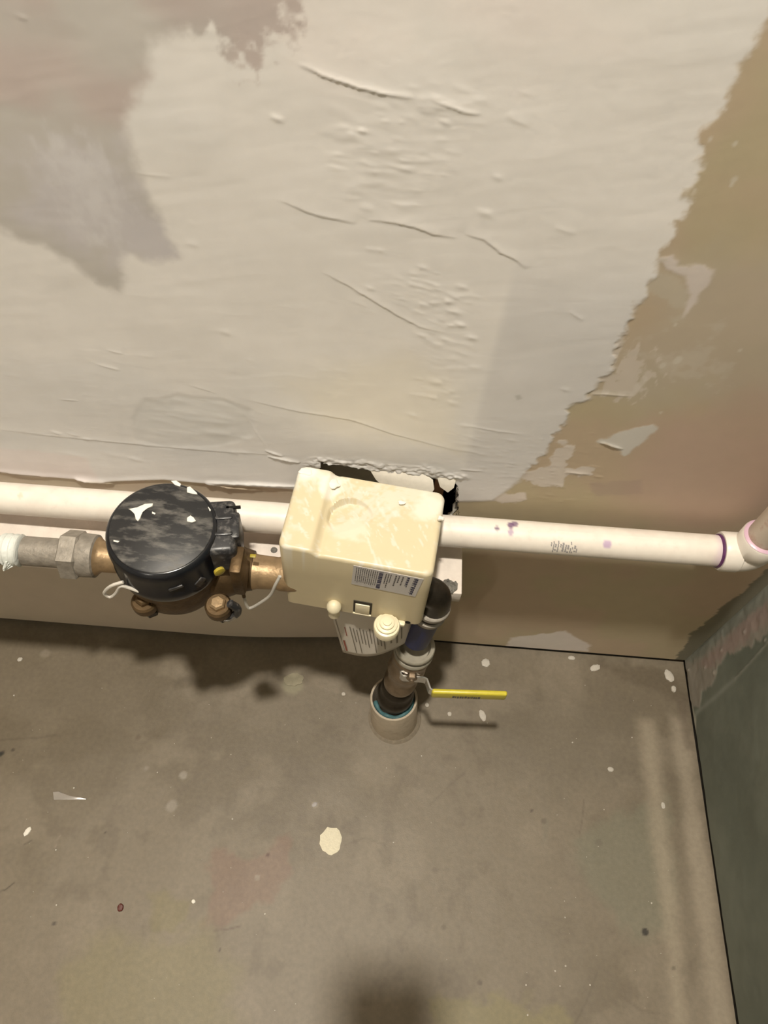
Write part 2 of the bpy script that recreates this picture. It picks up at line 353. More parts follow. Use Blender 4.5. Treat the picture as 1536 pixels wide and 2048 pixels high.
# relief, + = out of the wall (towards -y)
h = mc*.00025+low*.003*mc+fbm(X, Z*2.2, .05, 3, 21)*.0003*mc
h += fbm(X+Z*.25, (Z-X*.25)*7, .05, 3, 22)*.00012*mc                          # trowel drag
def ridge(pts, amp, wa, wb, taper=True, wob=.0006):
    global h
    P = W2(pts); D, S, T = polyline(X, Z, P); S2 = S+fbm(X, Z, .006, 2, 23)*wob*2*(D < .03)
    env = (np.sin(np.pi*np.clip(T, 0, 1))**.5) if taper else 1.0
    k = np.where(S2 > 0, np.exp(-np.abs(S2)/wa), np.exp(-np.abs(S2)/wb))*(D < .029)*env
    h = h+amp*k
CR = [([(598, 128), (640, 148), (700, 170), (780, 190), (828, 197)], .00080, .0024, .0008),
      ([(862, 200), (895, 212), (930, 224), (962, 230)], .00065, .0024, .0008),
      ([(1015, 228), (1030, 242), (1060, 254)], .00030, .004, .0010),
      ([(560, 400), (600, 418), (640, 432), (672, 438), (712, 448)], .00050, .006, .0006),
      ([(735, 440), (780, 445), (830, 455), (865, 470), (915, 477)], .00060, .007, .0006),
      ([(930, 468), (968, 480), (1000, 505), (1030, 520), (1056, 538)], .00055, .005, .0005),
      ([(645, 545), (690, 568), (740, 598), (790, 628), (840, 655), (895, 668)], .00055, .005, .0005),
      ([(500, 800), (600, 822), (700, 838), (790, 868), (920, 902)], .00050, .005, .0007),
      ([(0, 858), (120, 872), (300, 890), (440, 902), (600, 912)], .00050, .004, .0008),
      ([(935, 850), (990, 860), (1050, 868)], .00045, .0014, .0009), ([(480, 812), (510, 860), (535, 895)], .00035, .001, .001),
      ([(195, 728), (238, 740)], .0005, .0015, .0007), ([(215, 700), (245, 708)], .0004, .0015, .0008), ([(120, 798), (155, 800)], .0004, .0015, .0007),
      ([(380, 770), (430, 785)], .0003, .002, .0008), ([(1110, 455), (1150, 470)], .0003, .004, .0015), ([(1138, 622), (1165, 640)], .0004, .002, .001),
      ([(150, 955), (185, 961), (230, 966)], .0045, .0022, .0012), ([(0, 945), (60, 951), (100, 955)], .0024, .002, .0012),
      ([(412, 964), (450, 972), (520, 980)], .0036, .002, .0012), ([(410, 962), (520, 967), (600, 972)], .0030, .002, .0012),
      ([(1000, 70), (700, 20), (560, -10)], .00001, .002, .002), ([(920, 938), (968, 941)], .0007, .0015, .0008), ([(1200, 884), (1245, 898)], .0016, .0012, .0008),
      ([(1130, 944), (1178, 948)], .0012, .0016, .0008), ([(1182, 787), (1260, 792)], .0006, .0015, .0008), ([(530, 900), (565, 912)], .0015, .0015, .0008), ([(535, 912), (600, 925)], .0020, .0018, .0008),
      ([(700, 180), (830, 200), (960, 240)], .00018, .010, .004), ([(620, 255), (720, 285), (840, 330)], .0002, .008, .004), ([(270, 345), (345, 355)], .0002, .001, .0008)]
for r in CR: ridge(*r)
def blob(px, py, r, amp, ax=1.4):
    global h
    p = hit(px, py, y=0); q = hit(px+r, py, y=0); R = abs(q[0]-p[0]); s = (np.abs(X-p[0]) < 4*R) & (np.abs(Z-p[2]) < 4*R)
    h[s] += amp*.62*np.exp(-(((X[s]-p[0])+(Z[s]-p[2])*.5)/(R*ax))**2-((Z[s]-p[2])/R)**2)
for b in [(555, 238, 7, .0007), (890, 245, 7, .0006), (725, 262, 5, .0005), (748, 345, 7, .0005), (972, 428, 9, .0007), (995, 355, 7, .0004), (740, 500, 5, .0004), (760, 502, 5, .0004),
          (845, 536, 6, .0005), (925, 575, 7, .0006), (895, 605, 6, .0006), (825, 570, 6, .0005), (740, 577, 6, .0005), (920, 650, 7, .0010), (912, 625, 7, .0006), (944, 675, 7, .0006), (845, 672, 6, .0007),
          (870, 763, 10, .0008), (865, 795, 6, .0006), (905, 805, 7, .0006), (825, 830, 7, .0006), (930, 850, 6, .0006), (1130, 778, 6, .0005), (450, 665, 8, .0005), (500, 720, 8, .0003),
          (115, 865, 5, .0010), (148, 868, 6, .0008), (175, 878, 5, .0007), (272, 918, 7, .0010), (228, 910, 10, .0005), (470, 905, 6, .0006), (490, 905, 6, .0006), (45, 35, 6, .0004), (385, 490, 10, .0004), (150, 910, 12, .0006)]:
    blob(*b)
rr = random.Random(5)
for _ in range(45):
    blob(rr.gauss(770, 55), rr.gauss(320, 40), rr.uniform(3, 8), rr.uniform(.00012, .00035), 2.4)
for _ in range(22):
    blob(rr.gauss(900, 60), rr.gauss(205, 25), rr.uniform(3, 7), rr.uniform(.0001, .0003), 2.6)
for _ in range(30):
    blob(rr.gauss(850, 60), rr.gauss(590, 30), rr.uniform(3, 6), rr.uniform(.00015, .0004), 1.5)
for _ in range(70):
    blob(rr.uniform(660, 930), rr.uniform(180, 420), rr.uniform(4, 11), rr.uniform(.00006, .0002), 2.2)
for _ in range(60):
    blob(rr.gauss(895, 28), rr.uniform(590, 800), rr.uniform(3, 8), rr.uniform(.0001, .0004), 1.5)
for _ in range(60):
    blob(rr.uniform(560, 900), rr.uniform(600, 900), rr.uniform(3, 6), rr.uniform(.00005, .0002), 1.5)
for _ in range(40):
    blob(rr.uniform(300, 490), rr.uniform(800, 888), rr.uniform(4, 12), rr.uniform(.0001, .0004), 2.0)
for _ in range(50):
    blob(rr.uniform(0, 560), rr.uniform(690, 960), rr.uniform(2, 6), rr.uniform(.00005, .00025), 2.0)
for _ in range(110):
    blob(rr.uniform(925, 1200), rr.uniform(860, 1010), rr.uniform(2, 5), rr.uniform(.0001, .0005), 1.8)
h -= oval*.0004
h += seam*.0002+(k1+k2+k3+k4)*.00015
# ragged crust over the cut-out and the lip of the compound coat
HOLE = W2([(632, 1050), (640, 922), (655, 926), (705, 932), (760, 940), (800, 946), (855, 953), (893, 962), (911, 966), (915, 962), (914, 985), (917, 995), (911, 1003), (915, 1018), (905, 1028), (908, 1041), (895, 1045)])
sdh = sd_poly(X, Z, HOLE)
topz = Z > hit(900, 950, y=0)[2]-.004
crust = (1-sst(.006, .020, sdh+warp*.02))*topz*sst(-.09, -.06, X)
h += crust*(.0012+fbm(X, Z*1.6, .005, 4, 31)*.0038)
lerp(c, (.50, .48, .44), crust*.7)
lip = np.exp(-(sdc/.006)**2)*(sdc < 0)*(X < .09)
h += lip*.0012
# the left board bows out towards its foot
h += .021*(1-sst(-.24, .10, X))*(1-sst(.02, .30, Z))
c = [c[i]*WALL_GAIN[i] for i in range(3)]
pos = np.stack([X, -h, Z], 1)
ci = np.arange((nu-1)*(nv-1)); ca = (ci//(nu-1))*nu+ci % (nu-1)
holeq = (sdh+warpf*.006*(X > .06))[ca] < -.0003
wall_back = link('wall_back', grid_mesh('wall_back', pos, nu, nv, c, ~holeq), M['wall']); wall_back['kind'] = 'structure'
# thickness of the board round the cut-out
bm = bmesh.new(); n = len(HOLE)
for k in range(1, n-1):
    a, b = HOLE[k], HOLE[(k+1) % n]
    v = [bm.verts.new((a[0], .0002, a[1])), bm.verts.new((b[0], .0002, b[1])), bm.verts.new((b[0], .0135, b[1])), bm.verts.new((a[0], .0135, a[1]))]
    bm.faces.new(v)
obj('cut_edge', bm, M['gypsum'], wall_back, sm=0)
bm = bmesh.new(); box(bm, (-.028, .030, .45), *AX, .17, .006, .12); obj('board_behind_hole', bm, M['board_back'], wall_back, sm=0)
bm = bmesh.new(); box(bm, (.0735, .055, .42), *AX, .012, .05, .40); obj('wood_stud', bm, M['stud'], wall_back, sm=0)
# torn paper flap inside the top of the cut-out
def flap(pts, y0, y1, th):
    bm = bmesh.new(); P = W2(pts); zt = max(p[1] for p in P); zb = min(p[1] for p in P)
    f = lambda p: y0+(y1-y0)*(zt-p[1])/(zt-zb)
    prism(bm, [(p[0], f(p), p[1]) for p in P], (0, -1, 0), th, th*.4); return bm
obj('torn_paper_flap', flap([(728, 926), (790, 936), (850, 947), (866, 955), (869, 966), (862, 972), (840, 969), (800, 966), (772, 962), (752, 950)], .004, -.010, .0016), M['paper'], wall_back)
obj('torn_paper_flap', flap([(872, 949), (900, 952), (913, 956), (908, 968), (896, 974), (880, 966)], .002, -.006, .002), M['paper'], wall_back)
# loose paper fibres on the torn right edge
bm = bmesh.new()
for k in range(26):
    t = rr.random(); p = hit(914+rr.uniform(-3, 3), 962+t*70, y=-.001); a = rr.uniform(-2.6, -.4)
    L = rr.uniform(.003, .008); q = p+np.array([math.cos(a)*L*.7*rr.choice((-1, 1)), rr.uniform(-.003, 0), math.sin(a)*L])
    tube(bm, [p, (p+q)/2+np.array([.0005, -.001, 0]), q], [.00025, .0002, .0001], 4)
o = obj('paper_fibres', bm, M['void'], wall_back); o['kind'] = 'stuff'

# near-black boxes behind the boards, colour standing in for shade in the gap
bm = bmesh.new(); box(bm, (-.86, .009, .0035), *AX, 2.70, .012, .021); box(bm, (-.86, .13, 1.35), *AX, 2.70, .01, 2.72); o = obj('gap_shade_1', bm, M['void'], sm=0); o['kind'] = 'structure'
bm = bmesh.new(); box(bm, (XR+.0085, -1.29, .0035), *AX, .012, 2.60, .021); box(bm, (XR+.12, -1.2, 1.35), *AX, .01, 2.71, 2.72); o = obj('gap_shade_2', bm, M['void'], sm=0); o['kind'] = 'structure'

# ------------------------------------------------------------------ right wall (green board with taped corner)
ys = np.concatenate([np.arange(-2.6, -.62, .2), np.arange(-.62, -.001, .0022), [0.0]])
zr = np.concatenate([np.arange(.012, .36, .0022), np.arange(.36, 1.3, .02), np.arange(1.3, 2.66, .2), [2.7]])
nu, nv = len(ys), len(zr); Y, Z = np.meshgrid(ys, zr); Y = Y.ravel(); Z = Z.ravel()
wf = fbm(Y, Z, .012, 4, 40); wl = fbm(Y, Z, .08, 4, 41)
c = [np.full(Y.shape, v) for v in (.150, .165, .135)]
lerp(c, (.185, .20, .165), sst(-.1, .15, wl)*.7)
band = mask(Y, Z, R2([(1364, 1327), (1372, 1345), (1384, 1415), (1402, 1408), (1404, 1388), (1425, 1372), (1438, 1335), (1452, 1310), (1478, 1305), (1490, 1288), (1500, 1292), (1536, 1262), (1900, 960), (1900, 700), (1560, 1140)]), .002, wf*.014)
lerp(c, (.30, .275, .235), band)
lerp(c, (.33, .25, .225), band*mask(Y, Z, R2([(1395, 1330), (1450, 1280), (1500, 1225), (1536, 1200), (1536, 1240), (1470, 1300), (1420, 1340)]), .006, wf*.02)*.8)
lerp(c, (.22, .235, .20), band*mask(Y, Z, R2([(1370, 1320), (1400, 1285), (1470, 1222), (1536, 1162), (1536, 1200), (1460, 1265), (1400, 1320)]), .004, wf*.02)*.8)
D, S, T = polyline(Y, Z, R2([(1536, 1284), (1500, 1325), (1470, 1358)])); lerp(c, (.30, .30, .26), np.exp(-(D/.0015)**2)*.7)
D2, S2, T2 = polyline(Y, Z, R2([(1470, 1358), (1430, 1395), (1405, 1415), (1392, 1425), (1388, 1450)])); lerp(c, (.30, .32, .28), np.exp(-(D2/.004)**2)*.6)
sw = mask(Y, Z, R2([(1365, 1335), (1378, 1380), (1392, 1440), (1388, 1520), (1380, 1430)]), .002, wf*.003); lerp(c, (.42, .40, .33), sw*.7)
h = band*.001+wl*.003+fbm(Y, Z, .02, 3, 44)*.0006+band*wf*.0015+np.exp(-(D/.0012)**2)*.0008
for (px, py) in [(1412, 1335), (1430, 1345), (1378, 1340), (1490, 1264), (1530, 1280), (1445, 1300)]:
    p = hit(px, py, x=XR); h += .0018*np.exp(-((Y-p[1])/.0018)**2-((Z-p[2])/.004)**2); lerp(c, (.5, .46, .42), np.exp(-((Y-p[1])/.0018)**2-((Z-p[2])/.003)**2)*.7)
wr = link('wall_right', grid_mesh('wall_right', np.stack([XR-h*sst(0, -.004, Y), Y, Z], 1), nu, nv, c), M['rwall']); wr['kind'] = 'structure'

# ------------------------------------------------------------------ floor
xf = np.concatenate([np.arange(-2.2, -.66, .2), np.arange(-.66, XR, .0022), [XR, XR+.12]])
yf = np.concatenate([np.arange(-2.6, -.64, .2), np.arange(-.64, .0, .0022), [0.0, .16]])
nu, nv = len(xf), len(yf); X, Y = np.meshgrid(xf, yf); X = X.ravel(); Y = Y.ravel()
wf = fbm(X, Y, .02, 5, 50); wl = fbm(X, Y, .13, 5, 51)
c = [np.full(X.shape, v) for v in (.225, .190, .145)]
lerp(c, (.175, .145, .105), sst(-.02, .22, wl)*.75)
lerp(c, (.265, .225, .175), sst(.02, .22, fbm(X, Y, .06, 5, 52))*.6)
lerp(c, (.165, .135, .10), sst(.10, .30, fbm(X*1.3, Y, .035, 5, 53))*.5)
def fm(pts, col, a, soft=.01, w=.03, seed=60, sc=.02):
    k = mask(X, Y, F2(pts), soft, fbm(X, Y, sc, 4, seed)*w); lerp(c, col, k*a); return k
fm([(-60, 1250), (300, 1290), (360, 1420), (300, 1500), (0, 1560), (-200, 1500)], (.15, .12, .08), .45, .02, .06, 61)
fm([(420, 1700), (500, 1720), (575, 1670), (585, 1740), (540, 1800), (440, 1860), (400, 1850), (430, 1780)], (.235, .145, .11), .55, .006, .03, 62)
fm([(295, 1790), (330, 1780), (390, 1800), (375, 1850), (300, 1870)], (.23, .20, .10), .55, .006, .03, 63)
fm([(180, 1880), (420, 1860), (480, 1960), (450, 2100), (120, 2100), (130, 1950)], (.245, .215, .12), .6, .02, .05, 64)
fm([(860, 2000), (960, 1985), (1100, 2020), (1180, 2100), (860, 2100)], (.26, .23, .12), .65, .01, .05, 65)
fm([(1140, 1680), (1200, 1640), (1330, 1600), (1345, 1750), (1350, 1880), (1270, 1880), (1200, 1800), (1160, 1730)], (.21, .20, .15), .75, .012, .03, 66)
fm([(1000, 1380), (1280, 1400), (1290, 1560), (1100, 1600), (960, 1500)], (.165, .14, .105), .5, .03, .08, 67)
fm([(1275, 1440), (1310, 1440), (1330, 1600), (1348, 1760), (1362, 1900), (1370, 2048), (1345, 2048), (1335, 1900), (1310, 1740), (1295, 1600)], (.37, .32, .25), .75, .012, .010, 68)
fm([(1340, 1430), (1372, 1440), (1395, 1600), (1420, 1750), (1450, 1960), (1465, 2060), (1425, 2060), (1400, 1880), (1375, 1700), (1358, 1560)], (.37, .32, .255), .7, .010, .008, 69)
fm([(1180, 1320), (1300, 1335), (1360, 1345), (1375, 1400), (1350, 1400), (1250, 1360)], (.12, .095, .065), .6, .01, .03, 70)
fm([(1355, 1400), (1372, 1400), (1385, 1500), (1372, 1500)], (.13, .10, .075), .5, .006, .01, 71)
fm([(1085, 1640), (1100, 1640), (1096, 1680), (1085, 1690)], (.21, .19, .15), .5, .004, .006, 72)
def line(pts, col, a, wd_):
    D, S, T = polyline(X, Y, F2(pts)); lerp(c, col, np.exp(-(D/wd_)**2)*a)
line([(1168, 1600), (1165, 1640), (1160, 1665)], (.12, .095, .07), .5, .0012); line([(1195, 1945), (1170, 2010), (1150, 2048)], (.13, .11, .08), .5, .0014)
line([(770, 1690), (730, 1675), (690, 1690)], (.14, .115, .085), .4, .0012); line([(860, 1610), (900, 1570), (930, 1545)], (.14, .115, .085), .4, .0016)
line([(1240, 1990), (1280, 2020), (1320, 2028)], (.15, .12, .09), .4, .0016); line([(0, 1480), (80, 1475), (110, 1470)], (.09, .07, .05), .4, .0016)
line([(28, 1765), (10, 1780), (0, 1782)], (.06, .05, .035), .7, .0010); line([(110, 1695), (112, 1680), (120, 1672)], (.35, .3, .25), .5, .0008)
line([(50, 1688), (60, 1682), (66, 1684)], (.06, .05, .035), .7, .0009); line([(480, 1852), (450, 1860), (430, 1860)], (.12, .08, .06), .6, .0012)
# flat spots: faint paint drops and dark specks
for (px, py, r, col, a) in [(366, 1550, 8, (.36, .33, .29), .8), (342, 1612, 11, (.34, .31, .27), .7), (292, 1536, 5, (.34, .31, .27), .6), (630, 1610, 7, (.45, .42, .36), .6), (275, 1475, 6, (.12, .09, .06), .6),
                         (1088, 1642, 6, (.1, .08, .06), .5), (1063, 1621, 3, (.08, .06, .05), .8), (1291, 1864, 6, (.03, .025, .02), .95), (210, 1665, 3, (.06, .05, .04), .8), (536, 1710, 4, (.1, .05, .04), .8), (108, 1847, 4, (.06, .05, .04), .8),
                         (5, 1506, 6, (.03, .025, .02), .9), (25, 1500, 4, (.05, .04, .03), .8), (0, 1508, 7, (.02, .02, .015), .9), (440, 1900, 3, (.08, .06, .05), .7), (585, 1370, 22, (.30, .28, .20), .9), (90, 1307, 10, (.33, .29, .24), .5),
                         (888, 1855, 5, (.12, .10, .07), .6), (870, 1740, 6, (.15, .12, .09), .5), (960, 1965, 5, (.1, .08, .06), .6), (1347, 1936, 4, (.1, .08, .06), .6), (515, 1755, 5, (.36, .33, .28), .6), (1198, 1685, 8, (.15, .13, .1), .5)]:
    p = hit(px, py, z=0); q = hit(px+r, py, z=0); R = abs(q[0]-p[0]); s = (np.abs(X-p[0]) < 3*R) & (np.abs(Y-p[1]) < 3*R)
    k = 1-sst(.7, 1.25, np.hypot(X[s]-p[0], Y[s]-p[1])/R+wf[s]*.9)
    for i in range(3): c[i][s] = c[i][s]*(1-k*a)+col[i]*k*a
c = [c[i]*k for i, k in enumerate((.83, .81, .76))]
h = wl*.004+wf*.0007+fbm(X, Y, .006, 3, 55)*.0003
h = h-h.max(); h = np.where((X > -.66) & (Y > -.66), h, h)
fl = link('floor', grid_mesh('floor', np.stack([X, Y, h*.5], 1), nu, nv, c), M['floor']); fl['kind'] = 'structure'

# the rest of the room, outside the frame
def slab(name, c_, s, m):
    bm = bmesh.new(); box(bm, c_, *AX, *s); o = obj(name, bm, m, sm=0); o['kind'] = 'structure'; return o
slab('ceiling', (-.83, -1.2, 2.75), (2.8, 2.9, .1), M['ceil'])
slab('wall_left', (-2.25, -1.2, 1.35), (.1, 2.9, 2.7), M['plain'])
slab('wall_front', (-.83, -2.65, 1.35), (2.8, .1, 2.7), M['plain'])
def downlight(x, y, label, glow):
    lt = thing('ceiling_light', label, 'lamp', (x, y, 2.70), 'round flush downlights in the ceiling')
    bm = bmesh.new(); lathe(bm, (x, y, 2.70), (0, 0, -1), [(.085, 0), (.085, .004), (.075, .012), (.060, .014), (.052, .012), (.052, .006)], 48)
    obj('trim_ring', bm, M['ceramic'], lt)
    bm = bmesh.new(); lathe(bm, (x, y, 2.693), (0, 0, -1), [(.0515, 0), (.0515, .004), (.048, .006), (0, .0065)], 32)
    obj('diffuser', bm, glow, lt)
downlight(LAMP[0], LAMP[1], 'round flush ceiling downlight with white trim above the water meter', M['bulb'])
downlight(-1.15, -1.95, 'added unseen ceiling downlight with white trim, fill light from the far end of the room', M['fill_glow'])  # added out of frame as fill for the wall and box front

# ------------------------------------------------------------------ white PVC pipe with elbow into the corner
pp = thing('plastic_pipe', 'long white plastic pipe along the wall, turning up in the corner', 'pipe', (0, -.040, .390))
PA = Vector((-1.6, -.040, .3967)); PB = Vector((.380, -.040, .4280)); PR = .0176
n_, s_ = 700, 40; ax = (PB-PA); Lp = ax.length; a_ = ax.normalized(); u_ = Vector((0, 1, 0)); w_ = a_.cross(u_)   # w_ about -z/+z
ts = np.concatenate([np.linspace(0, .58, 20), np.linspace(.58, 1, n_-20)[1:]]); nn = len(ts)
th = np.linspace(0, 2*np.pi, s_+1)
T_, H_ = np.meshgrid(ts, th); T_ = T_.ravel(); H_ = H_.ravel()
up = Vector((0, 0, 1)); up = (up-a_*up.dot(a_)).normalized(); fr = Vector((0, -1, 0))
P_ = np.array(PA)[None]+np.outer(T_*Lp, np.array(a_))+PR*(np.outer(np.cos(H_), np.array(up))+np.outer(np.sin(H_), np.array(fr)))
c = [np.full(T_.shape, v) for v in (.80, .735, .655)]
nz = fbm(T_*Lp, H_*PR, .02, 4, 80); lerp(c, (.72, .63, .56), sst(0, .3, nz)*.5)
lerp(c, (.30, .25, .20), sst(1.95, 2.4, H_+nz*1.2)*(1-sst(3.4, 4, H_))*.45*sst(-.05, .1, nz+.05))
def pipe_pt(px, py):            # nearest grid point on the pipe seen at a pixel
    v = RW @ np.array([px-768., py-1024., FPX]); v = v/np.linalg.norm(v); d = P_-CAMP; t = d @ v; r = np.linalg.norm(d-np.outer(t, v), axis=1)
    front = np.cos(H_)*up.z*.7+np.sin(H_)*.5 > -.2
    return P_[np.argmin(np.where(front, r, 9))]
for (px, py, r, col, a) in [(995, 1055, .0032, (.12, .05, .14), .9), (1022, 1052, .0042, (.15, .07, .17), .9), (1030, 1048, .004, (.15, .07, .17), .8), (1022, 1062, .004, (.35, .22, .36), .8), (1214, 1088, .0052, (.50, .36, .52), .9), (40, 990, .003, (.6, .55, .4), .7), (600, 1050, .003, (.6, .5, .42), .6)]:
    q = pipe_pt(px, py); d = np.linalg.norm(P_-q, axis=1); lerp(c, col, (1-sst(.6, 1.1, d/r+nz*.6))*a)
lerp(c, (.55, .40, .52), sst(Lp-.012, Lp-.002, T_*Lp+nz*.008)*.6)
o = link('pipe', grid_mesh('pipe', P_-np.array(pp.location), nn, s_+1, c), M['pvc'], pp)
# ink stamp on the pipe
q0 = pipe_pt(1101, 1088); q1 = pipe_pt(1154, 1096); bm = bmesh.new()
def on_pipe(x, hgt): # hgt angle from top towards the front
    t = (x-PA.x)/a_.x; b = PA+a_*t; return b+(up*math.cos(hgt)+fr*math.sin(hgt))*(PR+.0002)
kx = q0[0]; r7 = random.Random(3)
while kx < q1[0]:
    wdt = r7.uniform(.0009, .0022); a0 = r7.uniform(.62, .86); a1 = r7.uniform(1.15, 1.5)
    segs = [a0+(a1-a0)*i/4 for i in range(5)]
    for i in range(4):
        if r7.random() < .22: continue
        bm.faces.new([bm.verts.new(on_pipe(kx, segs[i])), bm.verts.new(on_pipe(kx+wdt, segs[i])), bm.verts.new(on_pipe(kx+wdt+.0006, segs[i+1])), bm.verts.new(on_pipe(kx+.0006, segs[i+1]))])
    kx += wdt+r7.uniform(.0005, .0016)
M['stamp'] = mat('grey_ink_stamp', (.34, .32, .31), rough=.6)
obj('printed_stamp', bm, M['stamp'], pp, 'grey ink stamp', sm=0)
bm = bmesh.new(); lathe(bm, PB+a_*-.0028, a_, [(PR+.0002, 0), (PR+.0012, .001), (PR+.0012, .003)], 40); obj('primer_ring', bm, M['primer'], pp, 'purple primer ring')
# elbow: horizontal socket, bend, vertical socket
RE = .0222
bm = bmesh.new()
path = [PB+Vector((.000, 0, 0)), PB+Vector((.003, 0, 0)), PB+Vector((.019, 0, .0003))]
rads = [RE-.0015, RE, RE]
R0 = .013; x0 = PB.x+.020
for k in range(0, 11):
    t = k/10*math.pi/2; path.append(Vector((x0+R0*math.sin(t), -.040, PB.z+R0*(1-math.cos(t))))); rads.append(RE-.0012)
top = path[-1]; path += [top+Vector((0, 0, .002)), top+Vector((0, 0, .022)), top+Vector((0, 0, .024))]; rads += [RE, RE, RE-.0015]
tube(bm, path, rads, 40); obj('elbow', bm, M['pvc_fit'], pp)
bm = bmesh.new(); lathe(bm, top+Vector((0, 0, .0242)), (0, 0, 1), [(RE-.001, 0), (RE-.0028, .0012), (PR, .0016)], 40); obj('primer_ring', bm, M['primer_light'], pp, 'pink primer ring')
bm = bmesh.new(); tube(bm, [top+Vector((0, 0, .02)), top+Vector((0, 0, .6)), top+Vector((0, 0, 1.6)), (top.x, -.040, 2.69)], PR, 40); obj('riser', bm, M['pvc_riser'], pp, 'vertical length of pipe with reddish smears')

# ------------------------------------------------------------------ painted board under the pipe
bd = thing('wooden_board', 'white-painted wooden board fixed flat to the wall just under the plastic pipe', 'board', (-.2, -.045, .356))
bm = bmesh.new(); box(bm, (-.7475, -.0468, .3672), *AX, 1.705, .0926, .0215, .0015); obj('plank', bm, M['plank'], bd)
bm = bmesh.new()
g = hit(897, 1170, z=.3782)
for k in range(9):
    a = k/9*2*math.pi
    path = [(g[0]+(.003+.0007*k)*math.cos(a+t), g[1]+(.004+.0008*k)*math.sin(a+t), .3785) for t in np.linspace(0, 1.2, 5)]
    tube(bm, path, [.0012, .0022, .0016, .002, .001], 8)
lathe(bm, (g[0]+.002, g[1]-.002, .3782), (0, 0, 1), [(.0075, 0), (.006, .0015), (.001, .0022)], 14)
obj('sealant_smear', bm, M['smear'], bd, 'dark grey smear')
bm = bmesh.new(); g = hit(548, 1100, z=.3782); lathe(bm, (g[0], g[1], .378), (0, 0, 1), [(.004, 0), (.0035, .001), (.0, .0014)], 10); obj('nail_head', bm, M['smear'], bd)

# ------------------------------------------------------------------ galvanised pipe coming in from the left
YA = -.106; ZA = .4245
gp = thing('steel_pipe', 'dusty grey steel pipe with union nut entering the meter from the left', 'pipe', (-0.3342, YA, ZA))
bm = bmesh.new(); tube(bm, [(-0.3600, YA, ZA-.001), (-0.3126, YA, ZA)], .0155, 28); obj('pipe', bm, M['galv'], gp)
bm = bmesh.new(); tube(bm, [(-1.5, YA, ZA-.006), (-0.4915, YA, ZA-.005), (-0.3740, YA, ZA-.004)], .0150, 28); obj('pipe', bm, M['dark_metal'], gp, 'darker far length of pipe')
bm = bmesh.new(); pth = spline([(-0.3808, YA, ZA-.002), (-0.3754, YA, ZA-.001), (-0.3685, YA, ZA-.001), (-0.3631, YA, ZA-.001)], 4)
tube(bm, pth, [.0165+.0010*math.sin(i*1.9) for i in range(len(pth))], 24)
for k in range(4):
    tube(bm, [(-0.3725+.001*k, YA-.0165, ZA+.004-.003*k), (-0.3753-.001*k, YA-.0205, ZA-.002-.002*k), (-0.3784, YA-.0185, ZA-.008)], [.0012, .0016, .0008], 6)
obj('thread_tape', bm, M['tape'], gp, 'white thread tape wrapped round the pipe')
bm = bmesh.new()
lathe(bm, (-0.3205, YA, ZA), (1, 0, 0), [(.0200, 0), (.0262, .003), (.0262, .019), (.0238, .021)], 6, .25)
o = obj('union_nut', bm, M['galv'], gp, 'hexagonal union nut', sm=20)
bm = bmesh.new(); lathe(bm, (-0.3008, YA, ZA), (1, 0, 0), [(.0225, 0), (.0232, .004), (.0226, .016), (.0205, .0175), (.0185, .0165)], 36); obj('nut_collar', bm, M['galv'], gp)

# ------------------------------------------------------------------ water meter
MC = Vector((-.2022, -.1080, 0))
wm = thing('water_meter', 'round brass water meter with black dusty lid and white splatters', 'water meter', (MC.x, MC.y, .376))
bm = bmesh.new()    # bronze bowl
lathe(bm, (MC.x, MC.y, .376), (0, 0, 1), [(0, 0), (.022, .001), (.034, .006), (.043, .016), (.049, .030), (.0495, .044), (.0498, .060), (.0535, .064), (.0535, .072), (.050, .076)], 56)
obj('bowl', bm, M['brass'], wm)
bm = bmesh.new(); lathe(bm, (-.2846, YA, ZA), (1, 0, 0), [(.0215, 0), (.0190, .003), (.0165, .006), (.0165, .05)], 36); obj('inlet_spud', bm, M['brass_l'], wm)
bm = bmesh.new(); lathe(bm, (MC.x, MC.y, .4495), (0, 0, 1), [(.0545, 0), (.0556, .004), (.0556, .012), (.0545, .014), (.0545, .040), (.0534, .0470), (.0520, .0495), (.0500, .0508), (.0492, .0512)], 72)
obj('shroud', bm, M['black'], wm)
bm = bmesh.new(); lathe(bm, (MC.x, MC.y, .5002), (0, 0, 1), [(.0490, 0), (.0488, .0012), (.0477, .0018), (0, .0020)], 72); obj('lid', bm, M['lid'], wm, 'black lid with pale dust and scratches')
lid_z = .5022
def splat(name, pts, z, th, mt, par, lab=None, cen=None):
    P = [hit(a, b, z=z) for a, b in pts]; bm = bmesh.new(); prism(bm, [(p[0], p[1], z-.0002) for p in P], (0, 0, 1), th, th*.45)
    return obj(name, bm, mt, par, lab)
splat('compound_splat', [(257, 1018), (275, 1016), (290, 1008), (306, 1007), (305, 1013), (294, 1017), (285, 1024), (281, 1036), (276, 1043), (271, 1038), (270, 1028), (262, 1021)], lid_z, .0009, M['white'], wm, 'white compound splat on the lid')
splat('compound_splat', [(374, 975), (380, 973), (394, 986), (395, 989), (386, 988), (374, 985)], lid_z, .0007, M['white'], wm)
splat('compound_splat', [(374, 1036), (381, 1031), (387, 1035), (392, 1042), (384, 1045), (374, 1043)], lid_z, .0007, M['white'], wm)
splat('compound_splat', [(412, 1015), (417, 1014), (422, 1020), (420, 1024), (415, 1022)], lid_z-.001, .0009, M['white'], wm)
splat('compound_splat', [(227, 1080), (239, 1082), (236, 1085), (227, 1083)], lid_z, .0005, M['white'], wm)
splat('compound_splat', [(304, 1023), (311, 1026), (310, 1029), (304, 1027)], lid_z, .0005, M['white'], wm)
splat('compound_splat', [(342, 962), (352, 961), (362, 968), (360, 973), (350, 970)], lid_z-.0005, .0006, M['white'], wm)
